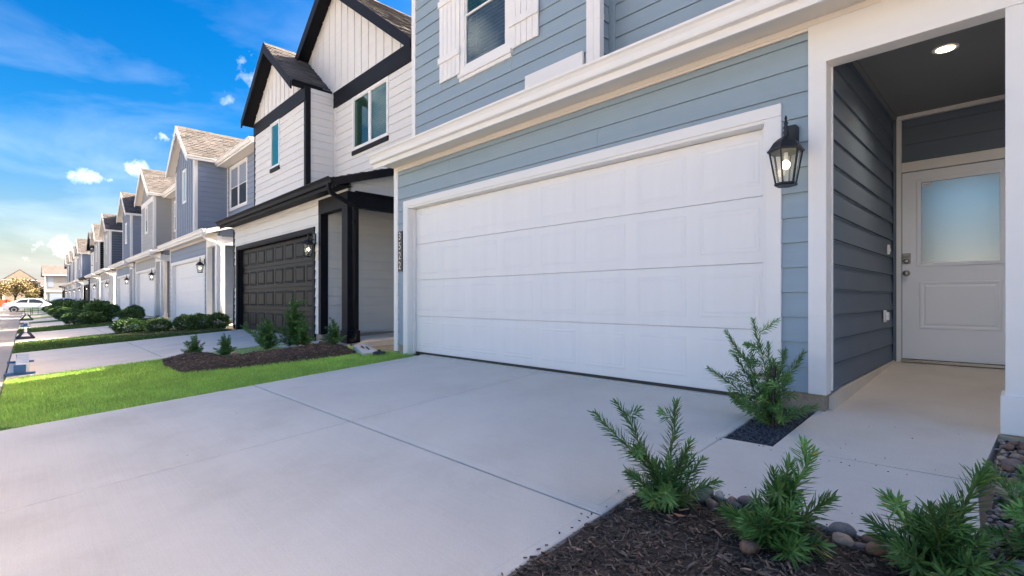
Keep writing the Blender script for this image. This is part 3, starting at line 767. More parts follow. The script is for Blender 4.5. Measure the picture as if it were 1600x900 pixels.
def entry_door(h, x0, x1, y, z0, z1, s):
    m = s.get('entry', M['entry']); W = x1-x0
    d = MB(); wall_y(d, y-.002, y+.028, x0+.004, x1-.004, z0+.012, z1-.008, [(x0+.155, x1-.155, 1.18, z1-.125)])
    D = d.build('entry_door', m, h)
    gl = [(x0+.155, x1-.155, 1.18, z1-.125)][0]
    fr = MB(); wall_y(fr, y-.014, y-.0025, gl[0]-.03, gl[1]+.03, gl[2]-.03, gl[3]+.03, [(gl[0]+.006, gl[1]-.006, gl[2]+.006, gl[3]-.006)]); fr.build('glass_frame', m, D, bevel=.003)
    pbox('pane', M['door_glass'], D, gl[0]-.004, gl[1]+.004, y+.006, y+.012, gl[2]-.004, gl[3]+.004, 0)
    a0, a1, b0, b1 = x0+.145, x1-.145, .50, .995
    w2, h2 = (a1-a0)/2, (b1-b0)/2
    def ring(i, yy): return [(-w2+i, yy, -h2+i), (w2-i, yy, -h2+i), (w2-i, yy, h2-i), (-w2+i, yy, h2-i)]
    V = ring(0, 0)+ring(.008, -.006)+ring(.022, -.006)+ring(.036, .0)+ring(.040, .0)+ring(.055, -.006)
    F = []
    for q in range(5):
        for k in range(4): F.append((q*4+k, q*4+(k+1) % 4, (q+1)*4+(k+1) % 4, (q+1)*4+k))
    F.append((20, 21, 22, 23))
    me = bpy.data.meshes.new('door_panel'); me.from_pydata(V, [], F); me.materials.append(m); obj('door_panel', me, ((a0+a1)/2, y-.0025, (b0+b1)/2), D)
    pbox('threshold', M['nickel'], h, x0, x1, y-.05, y+.03, z0-.022, z0+.008)
    kn = MB()
    kx = x0+.042
    def ly(prof, c, n=16):
        V = []; F = []
        for (r, dy) in prof:
            for k in range(n):
                t = 2*math.pi*k/n; V.append((c[0]+r*math.cos(t), c[1]-dy, c[2]+r*math.sin(t)))
        for i in range(len(prof)-1):
            for k in range(n): F.append((i*n+k, i*n+(k+1) % n, (i+1)*n+(k+1) % n, (i+1)*n+k))
        F.append(tuple(range((len(prof)-1)*n, len(prof)*n))); kn_ = MB(); kn_.add(V, F); return kn_
    ly([(.032, 0), (.032, .006), (.026, .010), (.012, .012), (.012, .035), (.024, .042), (.029, .055), (.026, .068), (.012, .074)], (kx, y-.002, 1.085)).build('door_knob', M['nickel'], D, smooth=True)
    if s.get('near', 0) > 1:
        k = pbox('keypad_deadbolt', M['nickel'], D, kx-.034, kx+.034, y-.024, y-.002, 1.185, 1.295, .006)
        for r in range(2):
            for c in range(5): pbox('key', M['metal_black'], k, kx-.025+c*.0105, kx-.018+c*.0105, y-.028, y-.0242, 1.248+r*.014, 1.257+r*.014, 0)
        ly([(.026, 0), (.026, .004), (.018, .005)], (kx, y-.024, 1.215)).build('bezel', M['metal_black'], k)
        ly([(.017, 0), (.016, .010), (.004, .011)], (kx, y-.029, 1.215)).build('lock_cylinder', M['nickel'], k)
        st = pbox('sticker', M['sticker'], D, gl[0]+.012, gl[0]+.085, y+.002, y+.0055, gl[3]-.05, gl[3]-.012, 0)
        pr = MB(); pts = [(gl[0]+.018+.0045*i, gl[3]-.032+.008*math.sin(i*1.9)) for i in range(13)]
        for (ax, az), (bx_, bz) in zip(pts[:-1], pts[1:]): pr.tube([(ax, y+.0015, az), (bx_, y+.0015, bz)], .0018, 4)
        pr.build('sticker_print', M['sticker_print'], st)
    return D
M['entry'] = mat('pale_grey_door_paint', (.83, .85, .89), rough=.45, var=.02, vscale=2, bump=.08, bscale=20)

# ------------------------------------------------------------------ the row
WH = M['white']; BK = M['black']
def spec(**k):
    d = dict(trim=WH, rake=WH, soffit=M['cream'], pent=WH, gut=WH, door=M['white_door'], lap=M['grey'], main_y=5.3, main_eave=5.85, near=0, gd=1)
    d.update(k); return d
house_specs = []
# 1: blue house with the number plate
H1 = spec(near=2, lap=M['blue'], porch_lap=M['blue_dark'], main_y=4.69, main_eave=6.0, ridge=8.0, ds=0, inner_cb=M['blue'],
    bump=dict(x0=0, x1=3.55, y=4.42, ztop=6.0, win=[dict(x0=1.25, x1=2.26, z0=3.98, z1=5.56, sill=True, blinds=True, gt='glass_green', glass='glass')],
              gable=dict(xc=1.775, hw=2.1, ze=5.98, zp=7.6, y0=4.08)))
house_specs.append(('slate blue house with white double garage door and porch beside the nearest driveway', -6.79, 4.10, H1))
H2 = spec(near=2, black=True, trim=BK, rake=BK, soffit=BK, pent=BK, gut=BK, door=M['black_door'], lap=M['white_lap'], main_y=5.44, main_eave=5.88, frieze=None, cb_low=.0, ceil=BK,
    inner_cb=M['white_lap'], main_cb=M['white_lap'], mx0=.05, mx1=7.35, mband=(5.50, 5.88), band_mat=BK, win=[dict(x0=4.66, x1=6.25, z0=4.24, z1=5.48, kind='sash', mull=False, blinds=True, glass='glass_green', apron=BK, fw=.06)],
    bump=dict(x0=0, x1=3.69, y=4.75, ztop=5.84, band=(5.53, 5.86), win=[dict(x0=1.33, x1=1.99, z0=4.32, z1=5.525, kind='fixed', glass='glass_teal', fw=.05, apron=BK)],
              gable=dict(xc=1.71, hw=1.86, ze=5.93, zp=7.48, y0=4.43, y1=5.43)),
    mgable=dict(xc=3.78, hw=3.76, ze=5.69, zp=8.55, y0=5.12))
H2['win'][0]['kind'] = 'slider'; H2['win'][0]['mull'] = True
house_specs.append(('white house with black trim, black gables and dark garage door', -15.5, 4.20, H2))
H3 = spec(near=1, lap=M['slate'], main_y=5.5, main_eave=5.83, ridge=7.6, win=[dict(x0=3.45, x1=5.5, z0=4.12, z1=5.75, mull=True, glass='glass_dark', gt='glass_green')],
    bump=dict(x0=0, x1=3.1, y=4.42, ztop=5.98, style='bb', win=[dict(x0=1.25, x1=1.85, z0=4.55, z1=5.85, kind='fixed', glass='glass_pale', fw=.07)],
              gable=dict(xc=1.5, hw=1.78, ze=6.0, zp=7.48, y0=4.12, y1=9.0)))
house_specs.append(('slate blue house with a batten gable and cream soffit, beyond the black trimmed house', -24.2, 4.22, H3))
H4 = spec(gd=1, lap=M['grey'], main_y=5.2, main_eave=5.83, ridge=7.5, win=[dict(x0=4.0, x1=4.9, z0=4.1, z1=5.6, glass='glass_dark', gt='glass_green')],
    bump=dict(x0=.1, x1=3.5, y=4.45, ztop=5.84, band=(5.62, 5.85), band_mat=WH, win=[dict(x0=1.2, x1=1.95, z0=4.2, z1=5.6, glass='glass_dark', gt='glass_pale')],
              gable=dict(xc=1.8, hw=1.95, ze=5.95, zp=7.45, y0=4.15, y1=9)))
house_specs.append(('pale grey lap sided house with white band board under its gable and small bracketed hood', -32.9, 4.2, H4))
H5 = spec(lap=M['slate'], main_y=5.3, main_eave=5.85, win=[dict(x0=4.3, x1=5.2, z0=4.1, z1=5.6, glass='glass_dark')],
    bump=dict(x0=.1, x1=3.4, y=4.5, ztop=5.95, style='bb', win=[dict(x0=1.3, x1=2.0, z0=4.3, z1=5.6, kind='fixed', glass='glass_pale')],
              gable=dict(xc=1.75, hw=1.95, ze=5.95, zp=7.45, y0=4.2, y1=5.3)),
    mgable=dict(xc=3.6, hw=3.7, ze=5.8, zp=8.6, y0=5.0))
house_specs.append(('blue batten house with white shutters on its gable window, mid row', -40.6, 4.2, H5))
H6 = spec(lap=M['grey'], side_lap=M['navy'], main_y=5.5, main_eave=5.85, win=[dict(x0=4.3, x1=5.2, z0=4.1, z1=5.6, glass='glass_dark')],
    bump=dict(x0=.1, x1=3.8, y=4.4, ztop=5.9, win=[dict(x0=1.6, x1=2.2, z0=4.3, z1=5.7, glass='glass_pale', kind='fixed')],
              gable=dict(xc=1.9, hw=2.2, ze=5.9, zp=7.3, y0=4.1, y1=5.5)),
    mgable=dict(xc=3.6, hw=3.7, ze=5.8, zp=8.5, y0=5.2))
house_specs.append(('grey house with a dark blue side wall and two stacked gables, mid row', -50.2, 4.2, H6))
H7 = spec(lap=M['grey'], side_lap=M['black'], main_y=5.3, bump=dict(x0=.1, x1=3.5, y=4.5, ztop=5.85, win=[dict(x0=1.3, x1=2.0, z0=4.2, z1=5.6, glass='glass_dark')], gable=dict(xc=1.8, hw=2.0, ze=5.9, zp=7.5, y0=4.2, y1=8)), ridge=7.6)
house_specs.append(('light grey house with narrow window and a dark side wall under a gable, mid row', -58.9, 4.2, H7))
H8 = dict(H2); H8 = dict(H2, near=0, gd=1, mgable=dict(xc=3.78, hw=3.76, ze=5.69, zp=8.0, y0=5.12)); 
house_specs.append(('second white house with black trim and dark garage door, far along the row', -66.1, 4.2, H8))
H9 = spec(lap=M['slate'], main_y=5.9, ridge=7.9, bump=dict(x0=.1, x1=3.8, y=4.3, ztop=5.85, win=[dict(x0=1.3, x1=2.1, z0=4.2, z1=5.6, glass='glass_pale')], gable=dict(xc=1.9, hw=2.2, ze=5.9, zp=7.6, y0=4.0, y1=9)))
house_specs.append(('blue grey house with wide shingled roof, far along the row', -74.9, 4.2, H9))
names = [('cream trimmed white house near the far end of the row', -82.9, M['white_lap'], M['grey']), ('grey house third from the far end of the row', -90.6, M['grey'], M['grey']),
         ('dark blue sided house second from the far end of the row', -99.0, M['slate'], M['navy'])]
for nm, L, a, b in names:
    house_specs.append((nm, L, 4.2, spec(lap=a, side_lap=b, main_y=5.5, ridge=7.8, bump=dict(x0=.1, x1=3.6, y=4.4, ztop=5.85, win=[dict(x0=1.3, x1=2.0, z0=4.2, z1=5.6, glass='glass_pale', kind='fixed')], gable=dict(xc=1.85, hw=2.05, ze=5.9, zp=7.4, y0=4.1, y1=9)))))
house_specs.append(('last house of the row, white with black gutters', -106.5, 4.2, dict(H8, mgable=dict(xc=3.78, hw=3.76, ze=5.69, zp=7.8, y0=5.12))))
house_specs.append(('grey neighbouring house on the other side of the blue house', 0.95, 4.2, dict(H4, gd=0)))  # unseen next house in the row, added and set close to block stray sun
houses = []
LX = [q[1] for q in house_specs if q[1] < 0]
for a in house_specs: houses.append(house(*a))

# extras of the blue house
h1 = houses[0]
def shutter(x0, x1, z0, z1):
    f = obj('shutter', None, ((x0+x1)/2, 4.40, z0), h1); n = 5; wd = (x1-x0)/n
    y = 4.398
    for i in range(n): pbox('shutter_board', M['white'], f, x0+i*wd+.003, x0+(i+1)*wd-.003, y-.022, y, z0, z1, .003)
    for zz in (z0+.27, z1-.40): pbox('shutter_batten', M['white'], f, x0-.012, x1+.012, y-.044, y-.0225, zz, zz+.09, .003)
shutter(-6.025, -5.545, 4.00, 5.50); shutter(-4.525, -4.04, 3.965, 5.50)
pbox('flashing_board', M['white'], h1, -4.25, -3.37, 4.365, 4.40, 3.12, 3.535)
db = MB(); db.tube([(-3.165, 4.39, 3.10), (-3.165, 4.39, 4.2), (-3.165, 4.39, 6.0)], .036, 4, square=True); db.build('downspout', M['white'], h1)
pbox('downspout_joint', M['white'], h1, -3.205, -3.125, 4.350, 4.430, 3.80, 3.86)
# recessed light in the porch ceiling
dl = thing('recessed_light', 'lit round recessed light in the grey porch ceiling', 'ceiling light', (-.42, 5.13, 2.76))
t = MB(); t.lathe([(.056, -.004), (.082, -.004), (.084, .002)], (-.42, 5.13, 2.762), 28); t.build('trim_ring', M['white'], dl)
t = MB(); t.lathe([(.056, -.009), (.058, -.0045)], (-.42, 5.13, 2.762), 28); t.build('lens', M['downlight'], dl)
pl = bpy.data.lights.new('downlight_glow', 'SPOT'); pl.energy = 14; pl.color = (1, .82, .62); pl.spot_size = R(140); pl.shadow_soft_size = .09; pl.spot_blend = 1.0
po = bpy.data.objects.new('downlight_glow', pl); COL.objects.link(po); po.location = (-.42, 5.13, 2.72)
# number plate
pt = thing('address_plate', 'black vertical address plate reading 3522 beside the white garage door', 'number plate', (-6.597, 4.07, 1.23))
pbox('plate', M['plate'], pt, -6.655, -6.54, 4.064, 4.082, 1.235, 1.845, .003)
for i, ch in enumerate('3522'):
    cu = bpy.data.curves.new('digit', 'FONT'); cu.body = ch; cu.size = .160; cu.extrude = .002; cu.align_x = 'CENTER'; cu.align_y = 'CENTER'; cu.offset = -.0008
    to = bpy.data.objects.new('digit_tmp', cu); COL.objects.link(to)
    dg = bpy.context.evaluated_depsgraph_get(); me = bpy.data.meshes.new_from_object(to.evaluated_get(dg)); bpy.data.objects.remove(to)
    me.materials.clear(); me.materials.append(M['digit'])
    o = obj('digit', me, (-6.598, 4.060, 1.765-.148*i), pt); o.rotation_euler = (R(90), 0, 0); o.scale = (.82, 1, 1)
pt2 = thing('address_plate', 'small dark address plate beside the dark garage door', 'number plate', (-15.37, 4.17, 1.2))
pbox('plate', M['plate'], pt2, -15.43, -15.33, 4.164, 4.182, 1.15, 1.75, .003)
# outlet and bell push on the porch side wall
ou = thing('wall_outlet', 'grey weatherproof outlet cover low on the porch side wall', 'outlet', (-.97, 6.2, .64))
pbox('cover', M['entry'], ou, -.972, -.955, 6.13, 6.22, .58, .70, .004); pbox('outlet_box', M['entry'], ou, -.9545, -.93, 6.145, 6.205, .60, .68, .006)
bp = thing('doorbell', 'small white doorbell bracket on the porch side wall near the door', 'doorbell', (-.97, 6.34, 1.32))
pbox('button_plate', M['white'], bp, -.972, -.950, 6.325, 6.365, 1.27, 1.37, .005); pbox('button', M['sticker'], bp, -.9495, -.942, 6.335, 6.355, 1.30, 1.33, .003)

# wall lanterns
lx = [(-1.20, 4.10, 1.885, 'black wall lantern with a lit bulb on blue siding beside the white garage door', 2), (-9.98, 4.20, 1.92, 'black wall lantern glowing beside the dark garage door', 2),
      (-18.72, 4.22, 1.95, 'black wall lantern on the slate blue house beside its white garage door', 1)]
for k, nm in ((3, 'pale grey'), (4, 'blue shuttered'), (5, 'dark sided'), (6, 'light grey')):
    lx.append((LX[k]+5.59, 4.2, 1.95, 'wall lantern beside the garage door of the %s house in mid row' % nm, 0))
for k, nm in ((7, 'second black trimmed house'), (8, 'far blue grey house with wide roof'), (9, 'far cream trimmed white house'), (10, 'grey house third from the far end'), (11, 'dark blue house second from the far end')):
    lx.append((LX[k]+5.59, 4.2, 1.95, 'tiny wall lantern on the %s' % nm, 0))
for x, yw, z, lab, nr in lx: lantern(x, yw-.016, z, lab, 'wall lanterns beside the garage doors', nr > 0)

# ------------------------------------------------------------------ ground
def sheet(name, m, poly, zf, kind='structure', th=.12, parent=None, nx=1):
    """a slab that follows the fall of the lots; poly in plan, zf(y) = top"""
    mb = MB(); n = len(poly)
    v = [(x, y, zf(y)) for x, y in poly]+[(x, y, zf(y)-th) for x, y in poly]
    mb.add(v, [tuple(range(n)), tuple(range(2*n-1, n-1, -1))]+[(i, i+n, (i+1) % n+n, (i+1) % n) for i in range(n)])
    return mb.build(name, m, parent, kind=kind)
g = MB(); prof = [(-2500, -1.2), (-13, -.55), (-.2, -.43), (4.1, -.07), (9, -.06), (60, -.06), (2500, -1.0)]
v = []; f = []
for x in (-2500, -400, -150, -60, 0, 60, 400): v += [(x, y, z) for y, z in prof]
for i in range(6):
    for k in range(len(prof)-1): a = i*len(prof)+k; f.append((a, a+1, a+1+len(prof), a+len(prof)))
g.add(v, f); g.build('ground', M['field'], kind='structure')
# street slabs
st = obj('street', None, (-40, -6, -.35)); st['kind'] = 'structure'
x = 24.0
while x > -70:
    sheet('street_slab', M['concrete_road'], [(x-4.55, -6.2), (x, -6.2), (x, -.64), (x-4.55, -.64)], lambda y: -.352+(-.64-y)*.012, None, .15, st)
    sheet('street_slab', M['concrete_road'], [(x-4.55, -12.2), (x, -12.2), (x, -6.215), (x-4.55, -6.215)], lambda y: -.352+(5.56)*.012-(-6.2-y)*.012, None, .15, st)
    x -= 4.57
sheet('street_slab', M['concrete_road'], [(-400, -12.2), (x, -12.2), (x, -.64), (-400, -.64)], lambda y: -.352+(-.64-y)*.006, None, .15, st)
x = 24.0
while x > -60:
    sheet('gutter_slab', M['concrete_road'], [(x-3.03, -.628), (x, -.628), (x, -.225), (x-3.03, -.225)], lambda y: -.345+max(0, y+.5)*.05, None, .15, st)
    x -= 3.045
sheet('gutter_slab', M['concrete_road'], [(-400, -.628), (x, -.628), (x, -.225), (-400, -.225)], lambda y: -.345, None, .15, st)
jb = MB(); jb.add([(-70, -12.2, -.40), (24, -12.2, -.40), (24, -.21, -.385), (-70, -.21, -.385)], [(0, 1, 2, 3)]); jb.build('street_joint_bed', M['joint'], kind='structure')

# driveways: four slabs each, with tooled margins
ZD = lambda y: gz(y)
def driveway(L, x0, x1, xm, ym_, extra_left=0):
    d = obj('driveway', None, ((x0+x1)/2, 2, -.15)); d['kind'] = 'structure'
    gp = .006
    jb = MB(); jb.add([(x0+.02, -.20, gz(-.2)-.014), (x1-.02, -.20, gz(-.2)-.014), (x1-.02, 4.2, gz(4.1)-.014), (x0+.02, 4.2, gz(4.1)-.014)], [(0, 1, 2, 3)])
    jb.build('joint_filler', M['joint'], d)
    for (a, b) in ((x0, xm-gp), (xm+gp, x1)):
        for (c, e) in ((-.205, ym_-gp), (ym_+gp, 4.105)):
            # slab with a slightly lowered trowelled margin round it
            mg_ = .055; w_ = .0022; V = []; F = []
            def rg(i, dz): return [(a+i, c+i, gz(c+i)+dz), (b-i, c+i, gz(c+i)+dz), (b-i, e-i, gz(e-i)+dz), (a+i, e-i, gz(e-i)+dz)]
            V = rg(0, -.13)+rg(0, -.007)+rg(.007, -w_)+rg(mg_, -w_)+rg(mg_+.006, 0)
            F = [(0, 1, 2, 3)[::-1]]
            for q in range(4):
                for k in range(4): F.append((q*4+k, q*4+(k+1) % 4, (q+1)*4+(k+1) % 4, (q+1)*4+k))
            F.append((16, 17, 18, 19))
            mb = MB(); mb.add(V, F); mb.build('driveway_slab', M['concrete'], d)
    mb = MB(); mb.box(x0+.0, x1, 4.109, 4.30, -.15, .004); mb.build('door_apron', M['concrete'], d)
    return d
DR = []
for i, L in enumerate(LX[:11]):
    a, b = L+.66, L+5.46
    if i == 0: a = -6.14; b = -1.335
    DR.append((a, b)); driveway(L, a, b, (L+3.03), 1.865 if i == 0 else 1.7)
# front walk of the blue house: slabs joining driveway and porch
def walk(L, label=None):
    b = L+5.46
    wk = obj('front_walk', None, (L+6.1, 3, -.1)); wk['kind'] = 'structure'
    z = lambda y: gz(y)+.002
    sheet('walk_slab', M['concrete'], [(b+.008, 2.345), (L+6.695, 2.36), (L+6.64, 3.228), (b+.008, 3.152)], z, None, .12, wk)
    sheet('walk_slab', M['concrete'], [(L+5.755, 3.172), (L+6.64, 3.245), (L+6.69, 4.15), (L+5.755, 4.145)], z, None, .12, wk)
    jf = MB(); jf.add([(b+.01, 2.36, gz(2.36)-.012), (L+6.63, 2.37, gz(2.37)-.012), (L+6.63, 4.15, -.012), (L+5.76, 4.15, -.012), (L+5.76, 3.18, gz(3.18)-.012), (b+.01, 3.15, gz(3.15)-.012)], [(0, 1, 2, 3, 4, 5)]); jf.build('joint_filler', M['joint'], wk)
    pf = MB(); pf.prism([(4.153, -.15), (4.153, .0), (4.16+.05, .004), (4.16+.05, -.15)], 'x', L+5.75, L+6.98)
    # lip between porch slab and foundation
    pf.build('porch_edge', M['concrete'], wk)
    return wk
walk(LX[0]); walk(LX[1]+0.02)
lp = MB(); lp.prism([(4.20, .0), (4.20, .10), (4.5, .13), (6.70, .155), (6.70, .0)], 'x', LX[0]+5.802, LX[0]+5.835); lp.build('slab_lip', M['concrete'], h1)

# lawns
lawns = []
def lawn(x0, x1, near, lab):
    m = M['lawn_near'] if near else M['lawn_far']
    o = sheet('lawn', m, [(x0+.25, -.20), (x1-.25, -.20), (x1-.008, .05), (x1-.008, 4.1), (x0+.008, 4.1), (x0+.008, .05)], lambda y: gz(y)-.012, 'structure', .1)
    return o
rg_ = random.Random(11)
def blades(name, label, x0, x1, y0, y1, n, m, hh, wd, skip=None, lo=.6, hi=1.35, zf=None, hue=.12):
    mb = MB(); V = []; F = []
    r = rg_
    k = 0
    while k < n:
        x = r.uniform(x0, x1); y = r.uniform(y0, y1)
        if skip and skip(x, y): k += 1; continue
        z = (zf(y) if zf else gz(y)-.012)
        h = hh*r.uniform(.55, 1.25); a = r.uniform(0, 6.283); b = a+r.uniform(-1, 1)+1.57; l = r.uniform(.1, .75)*h
        dx, dy = math.cos(a)*wd*.5, math.sin(a)*wd*.5; ex, ey = math.cos(b)*l, math.sin(b)*l
        i = len(V)
        V += [(x-dx, y-dy, z), (x+dx, y+dy, z), (x+ex*.4+dx*.7, y+ey*.4+dy*.7, z+h*.6), (x+ex*.4-dx*.7, y+ey*.4-dy*.7, z+h*.6), (x+ex, y+ey, z+h)]
        F += [(i, i+1, i+2, i+3), (i+3, i+2, i+4)]; k += 1
    mb.v = V; mb.f = F
    o = mb.build(name, m, None, kind='stuff', fix=False); o['label'] = label; o['category'] = 'grass'
    tint_faces(o, 2, tint_list(lo, hi, hue=hue, seed=len(V) % 91))
    return o
# planting beds: polygon outlines in plan
BED1 = [(-1.327, 1.02), (-1.327, 2.335), (-.10, 2.352), (-.10, 2.15), (.9, 2.1), (.9, .55), (-.4, .55)]
BED2 = [(-9.95, 1.60), (-9.05, 1.46), (-7.98, 1.50), (-7.62, 2.2), (-7.25, 3.1), (-7.35, 3.72), (-8.0, 3.95), (-8.3, 3.95), (-8.85, 3.95), (-8.85, 3.2), (-10.03, 3.1)]
BED2 = [(-9.98, 1.62), (-9.10, 1.50), (-7.98, 1.52), (-7.62, 2.2), (-7.30, 3.1), (-7.35, 3.75), (-8.35, 4.02), (-8.78, 4.02), (-8.80, 2.34), (-9.98, 2.34)]
def inside(poly, x, y):
    c = False; n = len(poly)
    for i in range(n):
        x1, y1 = poly[i]; x2, y2 = poly[(i+1) % n]
        if (y1 > y) != (y2 > y) and x < (x2-x1)*(y-y1)/(y2-y1)+x1: c = not c
    return c
def edge_dist(poly, x, y):
    d = 1e9; n = len(poly)
    for i in range(n):
        a = Vector(poly[i]); b = Vector(poly[(i+1) % n]); p = Vector((x, y)); ab = b-a
        t = max(0, min(1, (p-a).dot(ab)/ab.length_squared)); d = min(d, (a+ab*t-p).length)
    return d
def mound(poly, hmax):
    def f(x, y): return gz(y)-.015+hmax*min(1, edge_dist(poly, x, y)/.35)**.7+.008*math.sin(x*23)*math.sin(y*19)
    return f
def bed_surface(name, poly, hmax, m, step=.09):
    zf = mound(poly, hmax)
    b = bmesh.new(); xs = [p[0] for p in poly]; ys = [p[1] for p in poly]
    vs = [b.verts.new((p[0], p[1], 0)) for p in poly]; b.faces.new(vs)
    x = min(xs)+step
    while x < max(xs): bmesh.ops.bisect_plane(b, geom=b.verts[:]+b.edges[:]+b.faces[:], plane_co=(x, 0, 0), plane_no=(1, 0, 0)); x += step
    y = min(ys)+step
    while y < max(ys): bmesh.ops.bisect_plane(b, geom=b.verts[:]+b.edges[:]+b.faces[:], plane_co=(0, y, 0), plane_no=(0, 1, 0)); y += step
    for q in b.verts: q.co.z = zf(q.co.x, q.co.y)
    me = bpy.data.meshes.new(name); b.to_mesh(me); b.free(); me.materials.append(m); me.polygons.foreach_set('use_smooth', [True]*len(me.polygons))
    return obj(name, me, (0, 0, 0), None, 'structure')
def chips(poly, zf, n, smin, smax, label, m, near=None, seed=1, dens=None):
    r = random.Random(seed); V = []; F = []; xs = [p[0] for p in poly]; ys = [p[1] for p in poly]; k = 0
    while k < n:
        x = r.uniform(min(xs), max(xs)); y = r.uniform(min(ys), max(ys))
        if not inside(poly, x, y): continue
        if dens and r.random() > dens(x, y): continue
        k += 1
        L_ = smin*(smax/smin)**(r.random()**1.6); W_ = L_*r.uniform(.07, .28); T_ = min(W_, .006)*r.uniform(.3, .8)
        c = Vector((x, y, zf(x, y)+r.uniform(.0, .014)))
        A = Matrix.Rotation(r.uniform(0, 6.283), 3, 'Z') @ Matrix.Rotation(r.gauss(0, .28), 3, 'Y') @ Matrix.Rotation(r.gauss(0, .5), 3, 'X')
        i = len(V); tp = r.uniform(.3, 1); bnd = r.uniform(-.12, .12)*L_
        for (sx, sy, sz) in ((-1,-1,-1),(0,-1,-1),(1,-tp,-1),(1,tp,-1),(0,1,-1),(-1,.6,-1),(-1,-1,1),(0,-1,1),(1,-tp,1),(1,tp,1),(0,1,1),(-1,.6,1)):
            V.append(c+A @ Vector((sx*L_/2, sy*W_/2+(bnd if sx == 0 else 0), sz*T_/2)))
        F += [(i+6, i+7, i+10, i+11), (i+7, i+8, i+9, i+10), (i, i+1, i+7, i+6), (i+1, i+2, i+8, i+7), (i+2, i+3, i+9, i+8), (i+3, i+4, i+10, i+9), (i+4, i+5, i+11, i+10), (i+5, i, i+6, i+11)]
    mb = MB(); mb.v = V; mb.f = F; o = mb.build('mulch_chips', m, None, kind='stuff', fix=False); o['label'] = label; o['category'] = 'mulch'
    cs = tint_list(.45, 1.7, hue=.10, seed=seed); r2 = random.Random(5)
    for q in range(0, len(cs), 14): k = r2.uniform(2.2, 3.8); cs[q] = (k, k*.95, k*.9)
    tint_faces(o, 8, cs)
    return o

# lawn strips: between each driveway and the one before it
LAWN_LAB = ['bright green clipped turf beside the nearest driveway', 'darker turf strip between the second and third driveways']
for i in range(1, 11):
    x0, x1 = DR[i][1], DR[i-1][0]
    lawn(x0, x1, i == 1, '')
lawn(-150, DR[10][0], False, '')
BEDX = lambda x, y: inside(BED2, x, y)
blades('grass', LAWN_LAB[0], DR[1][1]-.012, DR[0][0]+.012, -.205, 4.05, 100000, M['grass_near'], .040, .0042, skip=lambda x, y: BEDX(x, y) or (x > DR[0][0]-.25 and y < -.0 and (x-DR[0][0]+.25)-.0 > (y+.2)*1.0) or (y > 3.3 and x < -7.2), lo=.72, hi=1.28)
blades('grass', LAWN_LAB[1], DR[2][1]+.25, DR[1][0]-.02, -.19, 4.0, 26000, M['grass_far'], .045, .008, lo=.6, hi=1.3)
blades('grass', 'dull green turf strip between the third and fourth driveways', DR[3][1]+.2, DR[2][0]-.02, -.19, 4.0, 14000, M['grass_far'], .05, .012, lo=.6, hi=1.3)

# mulch beds
bed_surface('mulch_bed', BED1, .050, M['soil'])
z1f = mound(BED1, .050)
chips(BED1, z1f, 21000, .007, .052, 'dark shredded bark mulch in the bed beside the front walk', M['mulch'], seed=2, dens=lambda x, y: 1 if x < .1 else .25)
BED2b = [p for p in BED2]
bed_surface('mulch_bed', BED2b, .10, M['soil'])
z2f = mound(BED2b, .10)
chips(BED2b, z2f, 9000, .015, .075, 'dark bark mulch in the bed before the black trimmed house', M['mulch'], seed=4)

def litter():
    r = random.Random(31); V = []; F = []
    for k in range(110):
        if k < 36: y = r.uniform(.6, 2.34); x = -1.34-abs(r.gauss(0, .035)); z = gz(y)
        elif k < 66: x = r.uniform(-1.3, -.1); y = 2.35+abs(r.gauss(0, .03)); z = gz(y)+.003
        else: x = r.uniform(-1.38, -.12); y = r.choice((3.14-abs(r.gauss(0, .03)), r.uniform(2.4, 4.0))); z = gz(y)+.003
        if k >= 66 and x < -1.335: x = -1.345
        L_ = r.uniform(.002, .009) if k < 66 else r.uniform(.0015, .004); W_ = L_*r.uniform(.25, .7); a = r.uniform(0, 6.28); c, s_ = math.cos(a), math.sin(a); i = len(V)
        for (u, v_) in ((-L_, -W_), (L_, -W_*.6), (L_, W_), (-L_, W_*.7)):
            V.append((x+u*c-v_*s_, y+u*s_+v_*c, z+.001)); 
        for q in range(4): p = V[i+q]; V.append((p[0], p[1], z+.004))
        F += [(i+4, i+5, i+6, i+7), (i, i+1, i+5, i+4), (i+1, i+2, i+6, i+5), (i+2, i+3, i+7, i+6), (i+3, i, i+4, i+7)]
    mb = MB(); mb.v = V; mb.f = F; o = mb.build('mulch_crumbs', M['mulch'], None, kind='stuff', fix=False); o['label'] = 'bark crumbs kicked from the bed onto the concrete edges'; o['category'] = 'mulch'
    tint_faces(o, 5, tint_list(.6, 2.2, hue=.1))
litter()
def leaf_on_ground(x, y, lab):
    mb = MB(); mb.add([(x-.028, y, z1f(x, y)+.022), (x, y-.012, z1f(x, y)+.018), (x+.030, y+.004, z1f(x, y)+.026), (x+.002, y+.014, z1f(x, y)+.020)], [(0, 1, 2, 3)])
    mb.add([(x+.030, y+.004, z1f(x, y)+.026), (x+.042, y+.008, z1f(x, y)+.024), (x+.030, y+.006, z1f(x, y)+.024)], [(0, 1, 2)])
    o = mb.build('fallen_leaf', M['leaf_brown'], None, fix=False); tag(o, lab, 'leaf')
M['leaf_brown'] = mat('dry_leaf', (.42, .20, .12), rough=.7, var=.2, vscale=60)
leaf_on_ground(-1.012, 1.978, 'dry orange brown leaf lying on the mulch near the first shrub')

